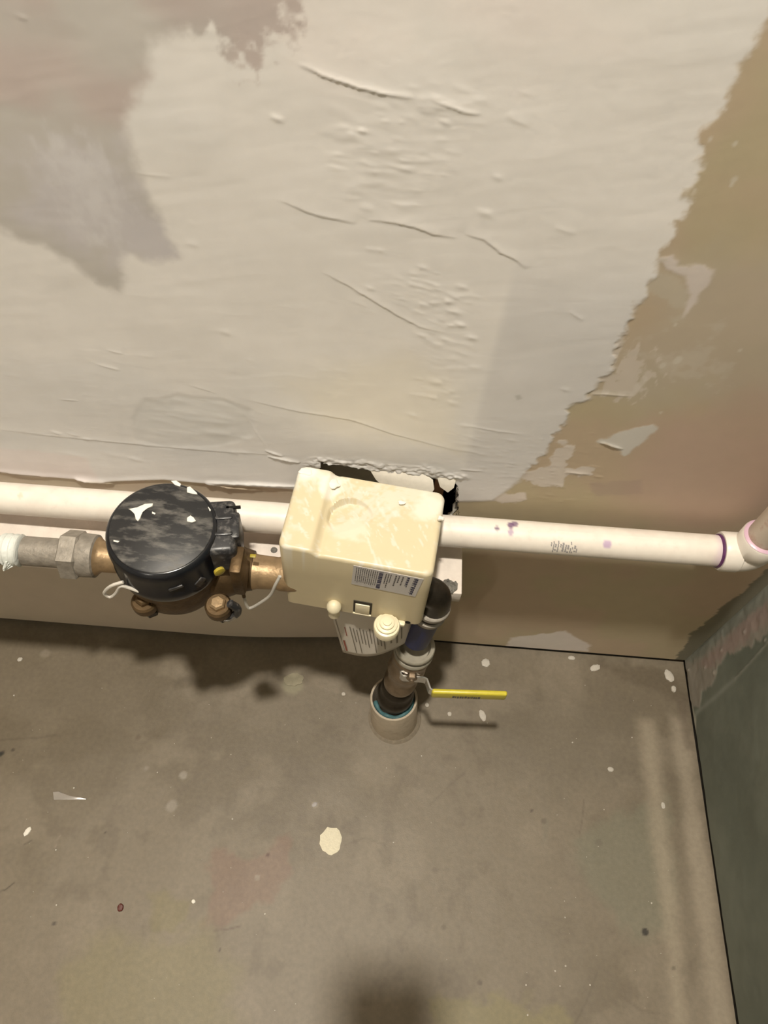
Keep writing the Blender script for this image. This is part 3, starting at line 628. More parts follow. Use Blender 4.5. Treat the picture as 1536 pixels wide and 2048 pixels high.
# hinge / latch on the right of the shroud
bm = bmesh.new()
ang = math.radians(10); e1 = Vector((math.cos(ang), math.sin(ang), 0)); e2 = Vector((-math.sin(ang), math.cos(ang), 0))
box(bm, MC+e1*.0530+Vector((0, 0, .4770)), e1, e2, (0, 0, 1), .034, .060, .042, .006, 3)
box(bm, MC+e1*.068+Vector((0, 0, .476)), e1, e2, (0, 0, 1), .012, .030, .044, .003, 2)
obj('latch', bm, M['scuffed'], wm, 'scuffed black latch block')
for s in (-.010, .008):
    bm = bmesh.new(); box(bm, MC+e1*.0580+e2*s+Vector((0, 0, .4965)), e1, e2, (0, 0, 1), .018, .004, .006, .0015); obj('latch_rib', bm, M['scuffed'], wm)
bm = bmesh.new(); box(bm, MC+e1*.068+e2*.020+Vector((0, 0, .4965)), e1, e2, (0, 0, 1), .014, .0022, .003); obj('latch_slot', bm, M['void'], wm, sm=0)
# outlet flange and throat
bm = bmesh.new(); box(bm, (-.1285, -.1270, .4593), *AX, .012, .030, .052, .003, 2); obj('outlet_lug', bm, M['brass'], wm, 'squared brass lug on the outlet side')
bm = bmesh.new(); lathe(bm, (-.165, YA, ZA-.004), (1, 0, 0), [(.030, 0), (.030, .020), (.0235, .034), (.021, .044)], 36); obj('outlet_boss', bm, M['brass'], wm)
bm = bmesh.new()
q = hit(440, 1145, y=-.1560); lathe(bm, q, Vector((.55, -.8, .0)), [(.0050, -.0030), (.0052, 0), (.004, .0004), (0, .0006)], 20); obj('paint_dab', bm, M['yellowmark'], wm, 'yellow dab on the black shroud')
# flange bolts
def bolt(px, py, y, dirt):
    p = Vector(hit(px, py, y=y)); bm = bmesh.new()
    lathe(bm, p+Vector((0, 0, -.012)), (0, 0, 1), [(.0130, 0), (.0135, .003), (.0135, .010), (.0115, .012)], 28); obj('bolt_lug', bm, M['brass'], wm)
    bm = bmesh.new(); lathe(bm, p, (0, 0, 1), [(.0082, 0), (.0082, .0045), (.0062, .0062), (0, .0068)], 6); obj('bolt_head', bm, dirt, wm, sm=20)
    bm = bmesh.new(); lathe(bm, p+Vector((.003, -.001, -.024)), (0, 0, 1), [(.0085, 0), (.0085, .007), (.005, .0075), (.005, .012)], 6); obj('bolt_nut', bm, M['dark_metal'], wm, sm=20)
bolt(436, 1209, -.1576, M['brass_l']); bolt(288, 1200, -.1518, M['brass'])
# black/steel clip hanging by the right bolt
bm = bmesh.new(); p = Vector(hit(455, 1218, y=-.1595)); tube(bm, spline([p+Vector((.004, 0, .014)), p+Vector((.010, 0, .003)), p+Vector((.007, -.001, -.010)), p+Vector((-.004, -.002, -.014)), p+Vector((-.014, -.001, -.008))], 5), .0042, 10)
obj('clip', bm, M['scuffed'], wm, 'black wire clip by the right bolt')
bm = bmesh.new(); tube(bm, spline([p+Vector((.008, -.003, -.009)), p+Vector((-.001, -.005, -.0165)), p+Vector((-.013, -.004, -.013))], 5), .0022, 10); obj('clip_wire', bm, M['steel'], wm, 'bright bent wire end')
# small moulded marks low on the shroud
for (px, py, w_, hh, r_) in [(352, 1176, .014, .004, .2), (401, 1163, .010, .010, .5)]:
    v = RW @ np.array([px-768., py-1024., FPX]); o_ = CAMP-np.array([MC.x, MC.y, 0]); A = v[0]**2+v[1]**2; B = 2*(v[0]*o_[0]+v[1]*o_[1]); Cc = o_[0]**2+o_[1]**2-.0548**2
    t = (-B-math.sqrt(max(B*B-4*A*Cc, 0)))/(2*A); p = CAMP+v*t; nrm = Vector((p[0]-MC.x, p[1]-MC.y, 0)).normalized(); tg = Vector((0, 0, 1)).cross(nrm)
    bm = bmesh.new(); box(bm, p, (tg*math.cos(r_)+Vector((0, 0, math.sin(r_)))), (Vector((0, 0, math.cos(r_)))-tg*math.sin(r_)), nrm, w_, hh, .0016, .0005); obj('moulded_mark', bm, M['scuffed'], wm)
# white cord loop of the seal, left
bm = bmesh.new(); P = [(-0.2328, -0.1571, 0.4768), (-0.2435, -0.1595, 0.4725), (-0.2527, -0.1595, 0.4605), (-0.2566, -0.1595, 0.4506), (-0.2522, -0.1595, 0.4448), (-0.2444, -0.1595, 0.455), (-0.2367, -0.1586, 0.47), (-0.2299, -0.1581, 0.4671), (-0.2202, -0.1586, 0.4613), (-0.2134, -0.1595, 0.4632)]
tube(bm, spline(P, 5), .0017, 8); obj('seal_cord', bm, M['wirew'], wm, 'white loop of seal cord')

# ------------------------------------------------------------------ brass outlet pipe
bp = thing('brass_pipe', 'short brass pipe between the meter and the cream valve box', 'pipe', (-.11, YA, ZA))
bm = bmesh.new(); lathe(bm, (-.1262, YA, ZA-.006), (1, 0, 0), [(.0195, 0), (.0200, .003), (.0182, .010), (.0172, .030), (.0185, .034), (.0185, .070)], 40); obj('pipe', bm, M['brass_l'], bp)
bm = bmesh.new(); p = hit(506, 1112, y=-.110); box(bm, p, *AX, .006, .004, .0016, .0006); obj('paint_dab', bm, M['yellowmark'], bp, 'small yellow dab')
cb = thing('cable', 'thin grey cable looping from the meter to the valve box', 'cable', (-.12, -.13, .38))
bm = bmesh.new(); tube(bm, spline([(-0.1271, -0.1321, 0.4556), (-0.1271, -0.1351, 0.4359), (-0.1266, -0.1365, 0.4132), (-0.1251, -0.1375, 0.3975), (-0.1212, -0.1375, 0.3955), (-0.1103, -0.1375, 0.4103), (-0.0985, -0.1375, 0.4309), (-0.0921, -0.136, 0.4526), (-0.0872, -0.1321, 0.4654)], 6), .0017, 10); obj('sheath', bm, M['wire'], cb)
cb2 = bmesh.new(); tube(cb2, [(-0.1271, -0.1311, 0.4575), (-0.1271, -0.1351, 0.4349), (-0.1267, -0.1363, 0.4191)], .0019, 10); obj('dark_end', cb2, M['brass'], cb, 'brown tinned end')

# ------------------------------------------------------------------ valve actuator box
BZ1, BZ0 = .510, .386; YAW = math.radians(-6); BC = Vector((-.009, -.083, 0)); BW, BD = .150, .096
ex = Vector((math.cos(YAW), math.sin(YAW), 0)); ey = Vector((-math.sin(YAW), math.cos(YAW), 0))
def BL(u, v, z): return BC+ex*u+ey*v+Vector((0, 0, z))
vb = thing('valve_controller', 'cream plastic shutoff valve controller box with round embossed recess and knobs', 'valve box', (BC.x, BC.y, BZ0))
bm = bmesh.new(); K = 46; NP = 200; rc = .0085
out = []
for k in range(NP):      # rounded rectangle by superposition, walking the perimeter
    per = 2*(BW+BD-4*rc)+2*math.pi*rc; s = k/NP*per; segs = [(BW-2*rc), math.pi*rc/2, (BD-2*rc), math.pi*rc/2]*2
    i = 0
    while s > segs[i]: s -= segs[i]; i += 1
    hw, hd = BW/2-rc, BD/2-rc
    cs = [(-hw, -hd), (hw, -hd), (hw, -hd), (hw, hd), (hw, hd), (-hw, hd), (-hw, hd), (-hw, -hd)]
    if i % 2 == 0:
        d = [(1, 0), (0, 1), (-1, 0), (0, -1)][i//2]; nn_ = [(0, -1), (1, 0), (0, 1), (-1, 0)][i//2]; a = cs[i]
        out.append((a[0]+d[0]*s+nn_[0]*rc, a[1]+d[1]*s+nn_[1]*rc))
    else:
        a = cs[i]; t0 = [-math.pi/2, 0, math.pi/2, math.pi][i//2]; t = t0+s/rc
        out.append((a[0]+math.cos(t)*rc, a[1]+math.sin(t)*rc))
def top_h(u, v):
    st = 1/(1+math.exp((u+.0405-.02*v*0)/.0011))             # raised strip on the left
    h = -.0062*(1-st)
    h -= .0012*math.exp(-((u+.0345)/.0022)**2)               # groove at its foot
    du, dv = u+.0135, v+.0005; r = math.hypot(du, dv); R = .0218
    a = (dv*.86-du*.5)/R                                     # tilted thumb scoop: deepest along its far edge
    if r < R*1.25:
        inside = 1/(1+math.exp((r-R)/.00045)); h -= inside*max(0, .45+.8*a)*.0062
        h += .0005*math.exp(-((r-R*1.06)/.0012)**2)*max(0, a+.3)
    return h
rings = []
def ring(scale_in, zf, clampf=None):
    r = []
    for (u, v) in out:
        L_ = math.hypot(u, v); uu, vv = u*scale_in, v*scale_in
        if clampf: uu, vv = clampf(uu, vv)
        r.append(bm.verts.new(BL(uu, vv, zf(uu, vv))))
    rings.append(r)
EDGE = [(0.0, -.0042), (.0006, -.0020), (.0016, -.0008), (.0030, -.0001)]
for zlow, cl in ((BZ0+.001, 'low'), (BZ0+.036, 'low'), (BZ0+.040, 'mid'), (.4605, 'mid'), (.4625, None)):
    f = None
    if cl == 'low': f = lambda u, v: (max(u, -BW/2+.0042), min(v, .012))
    elif cl == 'mid': f = lambda u, v: (u, min(v, .012))
    ring(1.0, lambda u, v, z=zlow: z, f)
for ins, dz in EDGE:
    sc = 1-ins/(BW/2)*1.3
    ring(sc, lambda u, v, d=dz: BZ1+d+top_h(u, v)*1.0)
s0 = 1-EDGE[-1][0]/(BW/2)*1.3
for k in range(1, K): ring(s0*(1-k/K), lambda u, v: BZ1+top_h(u, v))
cv = bm.verts.new(BL(0, 0, BZ1+top_h(0, 0)))
for A, B in zip(rings, rings[1:]):
    for k in range(NP): bm.faces.new((A[k], A[(k+1) % NP], B[(k+1) % NP], B[k]))
for k in range(NP): bm.faces.new((rings[-1][k], rings[-1][(k+1) % NP], cv))
bm.faces.new(rings[0][::-1])
hs = obj('housing', bm, M['cream'], vb, sm=50); me = hs.data
co = np.empty(len(me.vertices)*3, np.float32); me.vertices.foreach_get('co', co); co = co.reshape(-1, 3)
U = co[:, 0]*ex.x+co[:, 1]*ex.y; V = co[:, 0]*ey.x+co[:, 1]*ey.y; Zz = co[:, 2]+BZ0
c = [np.full(U.shape, v) for v in (.625, .535, .355)]
onT = (Zz > BZ1-.014)
d1 = fbm(U, V*1.5, .022, 5, 90); back = sst(-.02, .045, V)
fine = fbm(U, V, .004, 4, 91); lerp(c, (.66, .63, .54), onT*sst(.02, .20, d1*.7+fine*.5+back*.24-.08)*.7)
lerp(c, (.70, .67, .60), onT*sst(.17, .22, fbm(U+V*.6, V*.4, .0035, 3, 92))*.6)
lerp(c, (.84, .80, .72), onT*(1-sst(.006, .016, np.hypot(U+.068, V-.040)+d1*.02))*.9)
lerp(c, (.84, .80, .72), onT*(1-sst(.006, .014, np.hypot(U+.040, V-.034)+d1*.03))*.8)
lerp(c, (.72, .69, .60), onT*(1-sst(.010, .024, np.hypot(U-.062, V-.036)*1.0+d1*.05))*.85)
lerp(c, (.70, .66, .55), onT*(1-sst(.010, .022, np.hypot(U+.008, (V+.004))+d1*.05))*.7)
at = me.attributes.new('Col', 'FLOAT_COLOR', 'POINT'); cc = np.ones((len(U), 4), np.float32); cc[:, :3] = np.stack(c, 1); at.data.foreach_set('color', cc.ravel())
# lumps of compound on its back corners
def lump(u, v, r, hh, lab=None):
    bm = bmesh.new(); bmesh.ops.create_icosphere(bm, subdivisions=3, radius=1)
    for q in bm.verts:
        n0 = 1+.14*math.sin(q.co.x*4+u*300)+.12*math.cos(q.co.y*5+v*200); q.co = BL(u+q.co.x*r*n0, v+q.co.y*r*.7*n0, BZ1-.0035*(u > -.04)+q.co.z*hh*n0)
    return obj('compound_lump', bm, M['white'], vb, lab)
lump(-.0375, .0335, .0075, .0020, 'white lump of compound on the lid'); lump(-.0670, .0400, .0062, .0012); lump(.0735, .0150, .0035, .0025); lump(.0330, .0260, .0035, .0006)
# label with columns of small print
yF = -BD/2
lbl = bmesh.new(); LP = [(-.0012, .4992), (.0666, .4962), (.0622, .4551), (-.0026, .4588)]
prism(lbl, [BL(u, yF-.0001, z) for u, z in LP], -ey, .0004); lab = obj('sticker', lbl, M['label'], vb, 'pale sticker with rows of tiny print and a barcode', sm=0)
def LQ(s, t):       # s along the sticker 0..1, t down 0..1
    a = Vector(LP[0]).lerp(Vector(LP[1]), s); b = Vector(LP[3]).lerp(Vector(LP[2]), s); return a.lerp(b, t)
def mark(bm, s0, s1, t0, t1):
    q = [LQ(s0, t0), LQ(s1, t0), LQ(s1, t1), LQ(s0, t1)]; bm.faces.new([bm.verts.new(BL(p[0], yF-.00065, p[1])) for p in q])
r8 = random.Random(9); b1 = bmesh.new(); b2 = bmesh.new()
for k in range(11):                       # small-print lines run down the sticker
    s = .045+k*.030; t = .06
    while t < .80:
        L = r8.uniform(.02, .09); mark(b1, s, s+.012, t, min(t+L, .84)); t += L+r8.uniform(.010, .025)
t = .05
while t < .97:                            # barcode
    L = r8.choice((.02, .02, .045, .07)); mark(b2, .375, .435, t, t+L); t += L+r8.choice((.02, .025, .045))
for s, w_, t1, d in ((.47, .018, .62, 1), (.505, .018, .80, 1), (.54, .014, .45, 1), (.61, .022, .60, 1), (.655, .020, .42, 1), (.71, .020, .50, 1)):
    t = .08
    while t < t1:
        L = r8.uniform(.04, .10); mark(b1, s, s+w_, t, t+L); t += L+.025
for s, w_, t1 in ((.775, .040, .52), (.875, .062, .90)):
    t = .06
    while t < t1:                         # heavier lettering: stroke clusters
        a = r8.choice(('E', 'H', 'L', 'N')); L = .085
        mark(b2, s, s+w_*.9, t, t+.020); 
        if a in 'EH': mark(b2, s, s+w_*.9, t+.040, t+.055)
        if a != 'L': mark(b2, s+w_*.35, s+w_*.6, t, t+L)
        mark(b2, s+w_*.7, s+w_, t, t+L); t += L+.025
obj('small_print', b1, M['ink'], lab, sm=0); obj('heavy_print', b2, M['ink_blue'], lab, 'dark lettering and barcode', sm=0)['kind'] = 'stuff'
# square button in a recess
bm = bmesh.new(); box(bm, BL(.0103, yF-.0002, .4070), ex, ey, (0, 0, 1), .0195, .0012, .0290); obj('button_recess', bm, M['dark_slot'], vb, sm=0)
bm = bmesh.new(); box(bm, BL(.0103, yF-.0008, .4045), ex, ey, (0, 0, 1), .0155, .0022, .0225, .0008); obj('button', bm, M['cream3'], vb)
bm = bmesh.new(); box(bm, BL(.0103, yF-.0010, .3918), ex, ey, (0, 0, 1), .0200, .0024, .0030, .0008); obj('button_ledge', bm, M['cream3'], vb)
# stepped round knob and capped peg hanging in front of the lower edge
def kn(u, v, z, s=1.0):
    bm = bmesh.new(); lathe(bm, BL(u, v, z), (0, 0, 1), [(.0122, 0), (.0136, .0015), (.0140, .012), (.0132, .0135), (.0112, .0140), (.0112, .0170), (.0098, .0178), (.0080, .0180), (.0080, .0208), (.0068, .0216), (.0048, .0218), (.0046, .0236), (0, .0242)], 48)
    return bm
obj('knob', kn(.0385, yF-.0105, .3940-.0105), M['cream3'], vb, 'stepped round knob')
bm = bmesh.new(); lathe(bm, BL(-.0195, yF-.004, .3860), (0, 0, 1), [(.0062, 0), (.0064, .015), (.0064, .017), (.0078, .0175), (.0076, .021), (.0045, .0262), (.001, .0278)], 32); obj('peg', bm, M['cream3'], vb, 'short post with a domed cap')
bm = bmesh.new(); box(bm, BL(.0515, yF-.003, .3900), ex, ey, (0, 0, 1), .012, .006, .006, .002); obj('tab', bm, M['cream3'], vb)
bm = bmesh.new(); lathe(bm, BL(.0600, yF+.001, .3895), tuple(-ey), [(.0030, 0), (.0030, .0014)], 16); obj('slot', bm, M['void'], vb)
bm = bmesh.new(); box(bm, BL(-.0752, .020, .4965), ex, ey, (0, 0, 1), .0012, .012, .010, .0003); obj('side_notch', bm, M['dark_slot'], vb)
bm = bmesh.new(); box(bm, (-.012, -.068, .392), ex, ey, (0, 0, 1), .10, .040, .030, .004); obj('valve_body', bm, M['brass'], vb)

# ------------------------------------------------------------------ paper tag under the box
tg = thing('paper_tag', 'curled pale paper tag with fine print hanging under the cream box', 'tag', (0, -.12, .26))
def tagp(s, t):      # s across, t down
    a = Vector((-.0435, -.116, .389)).lerp(Vector((.052, -.116, .372)), s); b = Vector((-.0240, -.1255, .2560)).lerp(Vector((.0560, -.118, .2960)), s)
    p = a.lerp(b, t); p.z -= .006*math.sin(s*math.pi)*t; p.y -= .010*math.sin(s*math.pi)*(.3+.7*t); return p
bm = bmesh.new(); g_ = [[bm.verts.new(tagp(i/16, j/16)) for i in range(17)] for j in range(17)]
for j in range(16):
    for i in range(16): bm.faces.new((g_[j][i], g_[j][i+1], g_[j+1][i+1], g_[j+1][i]))
tc_ = obj('card', bm, M['tagp'], tg); sd_ = tc_.modifiers.new('thickness', 'SOLIDIFY'); sd_.thickness = .0005
def tmark(bm, s, w, t0, t1, lean=0.0):
    for i in range(4):
        ta, tb = t0+(t1-t0)*i/4, t0+(t1-t0)*(i+1)/4
        q = [tagp(s+lean*(ta-t0), ta), tagp(s+w+lean*(ta-t0), ta), tagp(s+w+lean*(tb-t0), tb), tagp(s+lean*(tb-t0), tb)]
        bm.faces.new([bm.verts.new(p+Vector((0, -.0008, .0002))) for p in q])
b1 = bmesh.new(); b3 = bmesh.new(); ends = [.93, .70, .92, .72, .74, .80, .72, .93, .76, .80, .90]
for k in range(11): tmark(b1, .20+k*.042, .014, .42+.02*(k % 3), min(.95, ends[k]), .04)
tmark(b1, .72, .022, .42, .80); tmark(b1, .80, .02, .5, .86); tmark(b1, .86, .016, .45, .78); tmark(b3, .06, .03, .72, .93, .02); tmark(b3, .13, .014, .45, .62); tmark(b1, .03, .008, .35, .97, .02)
obj('fine_print', b1, M['ink_soft'], tg, sm=0); obj('red_print', b3, M['ink_red'], tg, 'reddish heading', sm=0)

# ------------------------------------------------------------------ riser: elbow, blue sleeve, union, coupling, ball valve, floor sleeve
S0 = Vector((.052, -.122, 0)); P1 = Vector((.0500, -.1215, .090)); P2 = Vector((.0525, -.120, .140)); P3 = Vector((.0605, -.118, .205)); P4 = Vector((.0630, -.115, .256)); P5 = Vector((.0645, -.112, .303)); P6 = Vector((.0690, -.1105, .345)); P7 = Vector((.0745, -.1120, .402))
rp = thing('riser_pipe', 'riser dropping from the valve box with dark blue sleeve and grey union', 'pipe', (P5.x, P5.y, .25))
bm = bmesh.new(); tube(bm, spline([P5+(P5-P6)*.35, P5, P6, P6.lerp(P7, .35)], 5), .0165, 28); obj('blue_sleeve', bm, M['blue'], rp, 'dark blue sleeve')
bm = bmesh.new(); tube(bm, spline([P6.lerp(P7, .1), P7-Vector((0, 0, .012)), P7+Vector((-.004, 0, .010)), P7+Vector((-.022, 0, .017)), P7+Vector((-.040, 0, .018))], 6), .0165, 28); obj('elbow', bm, M['dark_metal'], rp, 'dark metal elbow')
bm = bmesh.new()
for t, r_ in ((.30, .0195), (.62, .0200)):
    p = P6.lerp(P7, t); ax_ = (P7-P6).normalized(); lathe(bm, p-ax_*.004, ax_, [(r_-.002, 0), (r_, .0015), (r_, .0065), (r_-.002, .008)], 32)
obj('threaded_rings', bm, M['galv'], rp, 'worn grey threaded rings')
ax_ = (P5-P4).normalized()
bm = bmesh.new(); lathe(bm, P4-ax_*.006, ax_, [(.0235, 0), (.0250, .001), (.0250, .0055), (.0240, .0070), (.0205, .0075), (.0205, .0125), (.0240, .0130), (.0248, .0140), (.0248, .0180), (.0236, .0195), (.0195, .0185), (.0178, .010)], 44); obj('union_ring', bm, M['greytape'], rp, 'grey double union ring')
bv = thing('ball_valve', 'brass ball valve above the floor with bent steel lever and yellow grip', 'valve', (P3.x, P3.y, .10))
ax3 = (P4-P2).normalized()
bm = bmesh.new(); lathe(bm, P2+ax3*.004, ax3, [(.0180, 0), (.0215, .003), (.0225, .018), (.0195, .026), (.0205, .040), (.0238, .052), (.0246, .060), (.0235, .078), (.0222, .088), (.0240, .092), (.0245, .104), (.0225, .108)], 44); obj('body', bm, M['valve'], bv)
bm = bmesh.new(); axc = (P2-P1).normalized(); lathe(bm, P1-axc*.022, axc, [(.0220, 0), (.0225, .020), (.0250, .022), (.0258, .036), (.0240, .042), (.0225, .044), (.0230, .062), (.0210, .070), (.0175, .074)], 40); obj('coupling', bm, M['dark_metal'], bv, 'dark reducing coupling')
for k in range(5):
    bm = bmesh.new(); lathe(bm, P1+axc*(-.0195+.0035*k), axc, [(.0222, 0), (.0236, .0011), (.0222, .0022)], 32); obj('thread', bm, M['dark_metal'], bv)
STEM = Vector(hit(822, 1352, y=-.140)); LV = STEM.z
bm = bmesh.new(); lathe(bm, (STEM.x+.001, -.118, LV), (0, -1, 0), [(.0130, 0), (.0125, .012), (.0105, .018), (.0105, .021)], 32); obj('bonnet', bm, M['valve'], bv)
bm = bmesh.new(); lathe(bm, (STEM.x+.001, -.1385, LV), (0, -1, 0), [(.0068, 0), (.0068, .0055), (.0050, .007)], 6); lathe(bm, (STEM.x+.001, -.1385, LV), (0, -1, 0), [(.0032, 0), (.0032, .009), (.0025, .0095)], 16); obj('stem_nut', bm, M['valve'], bv, sm=20)
# lever: flat strip following a path in x / y, 20 mm tall
H0 = Vector(hit(862, 1387, y=-.156)); LZ = H0.z
lp = [(STEM.x-.0145, -.1250), (STEM.x-.0125, -.1380), (STEM.x-.0095, -.1405), (STEM.x+.0160, -.1405), (STEM.x+.0200, -.1420), (H0.x-.002, -.1545), (H0.x+.003, -.1560), (H0.x+.020, -.1560)]
def strip(path, z0, z1, th, zf=None):
    bm = bmesh.new(); n = len(path); A = []
    for i, (x, y) in enumerate(path):
        t = Vector(path[min(i+1, n-1)])-Vector(path[max(i-1, 0)]); t.normalize(); nn_ = Vector((-t.y, t.x))*th/2
        A.append([bm.verts.new((x-nn_.x, y-nn_.y, z0)), bm.verts.new((x+nn_.x, y+nn_.y, z0)), bm.verts.new((x+nn_.x, y+nn_.y, z1)), bm.verts.new((x-nn_.x, y-nn_.y, z1))])
    for a, b in zip(A, A[1:]):
        for k in range(4): bm.faces.new((a[k], a[(k+1) % 4], b[(k+1) % 4], b[k]))
    bm.faces.new(A[0][::-1]); bm.faces.new(A[-1]); return bm
zc = (LV+LZ)/2; bm = strip(lp, zc-.0105, zc+.0075, .0026); bmesh.ops.bevel(bm, geom=bm.edges[:], offset=.0005, segments=1, affect='EDGES'); obj('lever', bm, M['chrome'], bv, 'bright bent steel lever', sm=30)
xe = hit(1016, 1389, y=-.156)[0]
bm = bmesh.new(); L_ = xe-H0.x; gx = Vector((L_, .003, .0045)).normalized(); gz = gx.cross(Vector((0, 1, 0))).normalized(); box(bm, ((xe+H0.x)/2, -.1555, zc+.0005), gx, gz.cross(gx), gz, L_, .0064, .0200, .0026, 3)
grip = obj('grip', bm, M['yellow'], bv, 'yellow vinyl grip')
bm = bmesh.new(); r9 = random.Random(2); gc = Vector(((xe+H0.x)/2, -.1555, zc+.0005)); gn = gz.cross(gx)
x = -L_/2+.026
while x < -L_/2+.060:
    w_ = r9.uniform(.0012, .0030); dz = r9.uniform(-.0008, .0008)
    bm.faces.new([bm.verts.new(gc+gx*a-gn*.00335+gz*b) for a, b in ((x, -.0070+dz), (x+w_, -.0070+dz), (x+w_, .0005+dz), (x, .0005+dz))]); x += w_+r9.uniform(.0005, .0012)
obj('grip_lettering', bm, M['ink'], bv, 'black lettering on the grip', sm=0)
sl = thing('floor_sleeve', 'stubby dirty white plastic sleeve rising from the concrete round the riser', 'pipe sleeve', (.052, -.124, 0))
SA = Vector((.0555, -.124, -.002)); ST = Vector((.0495, -.121, .083)); axs = (ST-SA).normalized(); Ls = (ST-SA).length
bm = bmesh.new(); lathe(bm, SA, axs, [(.0355, 0), (.0345, .012), (.0340, Ls-.002), (.0332, Ls), (.0305, Ls), (.0298, Ls-.004), (.0298, Ls-.050), (.0, Ls-.050)], 52); obj('tube', bm, M['sleeve'], sl)
bm = bmesh.new(); pts = []
for k in range(0, 27):
    a = -2.9+k/26*3.6; pts.append(SA+axs*(Ls-.006+.002*math.sin(k))+Vector((math.cos(a)*.0262, math.sin(a)*.0262, 0)))
tube(bm, pts, [.0036+.0006*math.sin(k*1.3) for k in range(27)], 10); obj('foam_wrap', bm, M['teal'], sl, 'teal wrap inside the sleeve')
bm = bmesh.new(); lathe(bm, SA+Vector((.001, 0, .0005)), (0, 0, 1), [(.0405, 0), (.0385, .0018), (.0352, .0035), (.0345, .004)], 48); obj('mortar_ring', bm, mat('mortar', (.20, .165, .12), rough=.9, noise=.2, nscale=200, bump=.8), sl)

# ------------------------------------------------------------------ crumbs on the floor
def chip(name, label, cat, px, py, rx, ry, hh, mt, rot=0, seed=0, group=None):
    p = hit(px, py, z=0); q = hit(px+1, py, z=0); s = abs(q[0]-p[0]); bm = bmesh.new(); rq = random.Random(seed)
    n = 22; R = [1+rq.uniform(-.09, .09) for _ in range(n)]; cs, sn = math.cos(rot), math.sin(rot); z0 = -.0012
    rgs = []
    for (sc, z) in ((1, z0), (1.0, hh*.55), (.82, hh), (.4, hh*1.1)):
        rgs.append([bm.verts.new((p[0]+(math.cos(a)*rx*R[k]*cs-math.sin(a)*ry*R[k]*sn)*s*sc, p[1]+(math.cos(a)*rx*R[k]*sn+math.sin(a)*ry*R[k]*cs)*s*sc*1.08, z+rq.uniform(-.08, .08)*hh)) for k, a in [(k, 2*math.pi*k/n) for k in range(n)]])
    for A, B in zip(rgs, rgs[1:]):
        for k in range(n): bm.faces.new((A[k], A[(k+1) % n], B[(k+1) % n], B[k]))
    bm.faces.new(rgs[0][::-1]); bm.faces.new(rgs[-1])
    return tag(obj(name, bm, mt), label, cat, group)
chip('plaster_splat', 'round cream plaster splat, largest spot on the open concrete floor', 'plaster splat', 662, 1681, 22, 24, .0012, M['splat'], 0, 3)
chip('plaster_chip', 'oval white plaster chip just below the yellow grip', 'plaster chip', 965, 1431, 6.5, 10.5, .0016, M['chip'], .35, 4)
chip('plaster_chip', 'tiny white crumb left of the oval chip below the yellow grip', 'plaster chip', 899, 1428, 4, 4, .001, M['chip'], 0, 5)
chip('plaster_chip', 'tiny white crumb close beside the floor sleeve and lever bend', 'plaster chip', 854, 1410, 4, 4, .0012, M['chip'], 0, 6)
chip('plaster_chip', 'grey-white plaster crumb near the wall, above the yellow grip', 'plaster chip', 971, 1326, 9, 8, .0025, M['chip'], .3, 7)
chip('plaster_chip', 'curved plaster flake near the wall, midway between valve and corner', 'plaster chip', 1190, 1336, 11, 6, .002, M['chip'], .4, 8)
chip('plaster_chip', 'thin plaster flake touching the foot of the back wall', 'plaster chip', 1143, 1316, 7, 4, .0015, M['chip'], 0, 9)
chip('plaster_chip', 'larger pale flake lying in the corner of the two walls', 'plaster chip', 1338, 1352, 8, 12, .002, M['chip'], .5, 10)
chip('plaster_chip', 'small round white crumb just in front of the corner flake', 'plaster chip', 1347, 1378, 5, 6, .0022, M['chip'], 0, 11)
chip('plaster_chip', 'small oval crumb alone on the floor toward the right wall', 'plaster chip', 1221, 1539, 6, 4.5, .0015, M['chip'], 0, 12)
chip('plaster_chip', 'small crumb on the light streak beside the right wall', 'plaster chip', 1326, 1611, 4, 6, .0012, M['chip'], 0, 13)
chip('plaster_chip', 'bright white flake at the far left of the floor', 'plaster chip', 55, 1663, 5, 9, .0015, M['white'], -.5, 14)
chip('plaster_chip', 'tiny bright crumb on the yellowish stain at lower left', 'plaster chip', 387, 1803, 4, 3.5, .0012, M['white'], 0, 15)
chip('plaster_chip', 'pair of small pale flakes above the round splat, left one', 'plaster chip', 629, 1609, 6, 4, .0008, M['grey_chip'], .5, 16)
chip('grey_flake', 'greenish pale flake in shadow between meter and sleeve', 'flake', 587, 1359, 20, 12, .0012, mat('greenish_flake', (.30, .27, .19), rough=.8, noise=.15, nscale=200), .1, 17)
chip('red_crumb', 'dark red crumb on the concrete at lower left', 'crumb', 241, 1815, 6, 7, .002, M['red'], .2, 18)
chip('plaster_chip', 'tiny white crumb in the shadow left of the floor sleeve', 'plaster chip', 687, 1388, 4, 3.5, .0012, M['chip'], 0, 19)
chip('plaster_chip', 'small grey crumb at left edge near the shadow', 'plaster chip', 40, 1319, 5, 4, .0012, M['chip'], .4, 20)
# clear shard
bm = bmesh.new(); P = [hit(a, b, z=0) for a, b in ((106, 1584), (118, 1583), (140, 1593), (174, 1597), (172, 1600), (108, 1600))]
prism(bm, [(p[0], p[1], -.0006) for p in P], (0, 0, 1), .0016, .0005); tag(obj('plastic_shard', bm, mat('milky_plastic', (.33, .30, .27), rough=.25, noise=.1), None), 'thin milky plastic sliver on the concrete at left', 'shard')
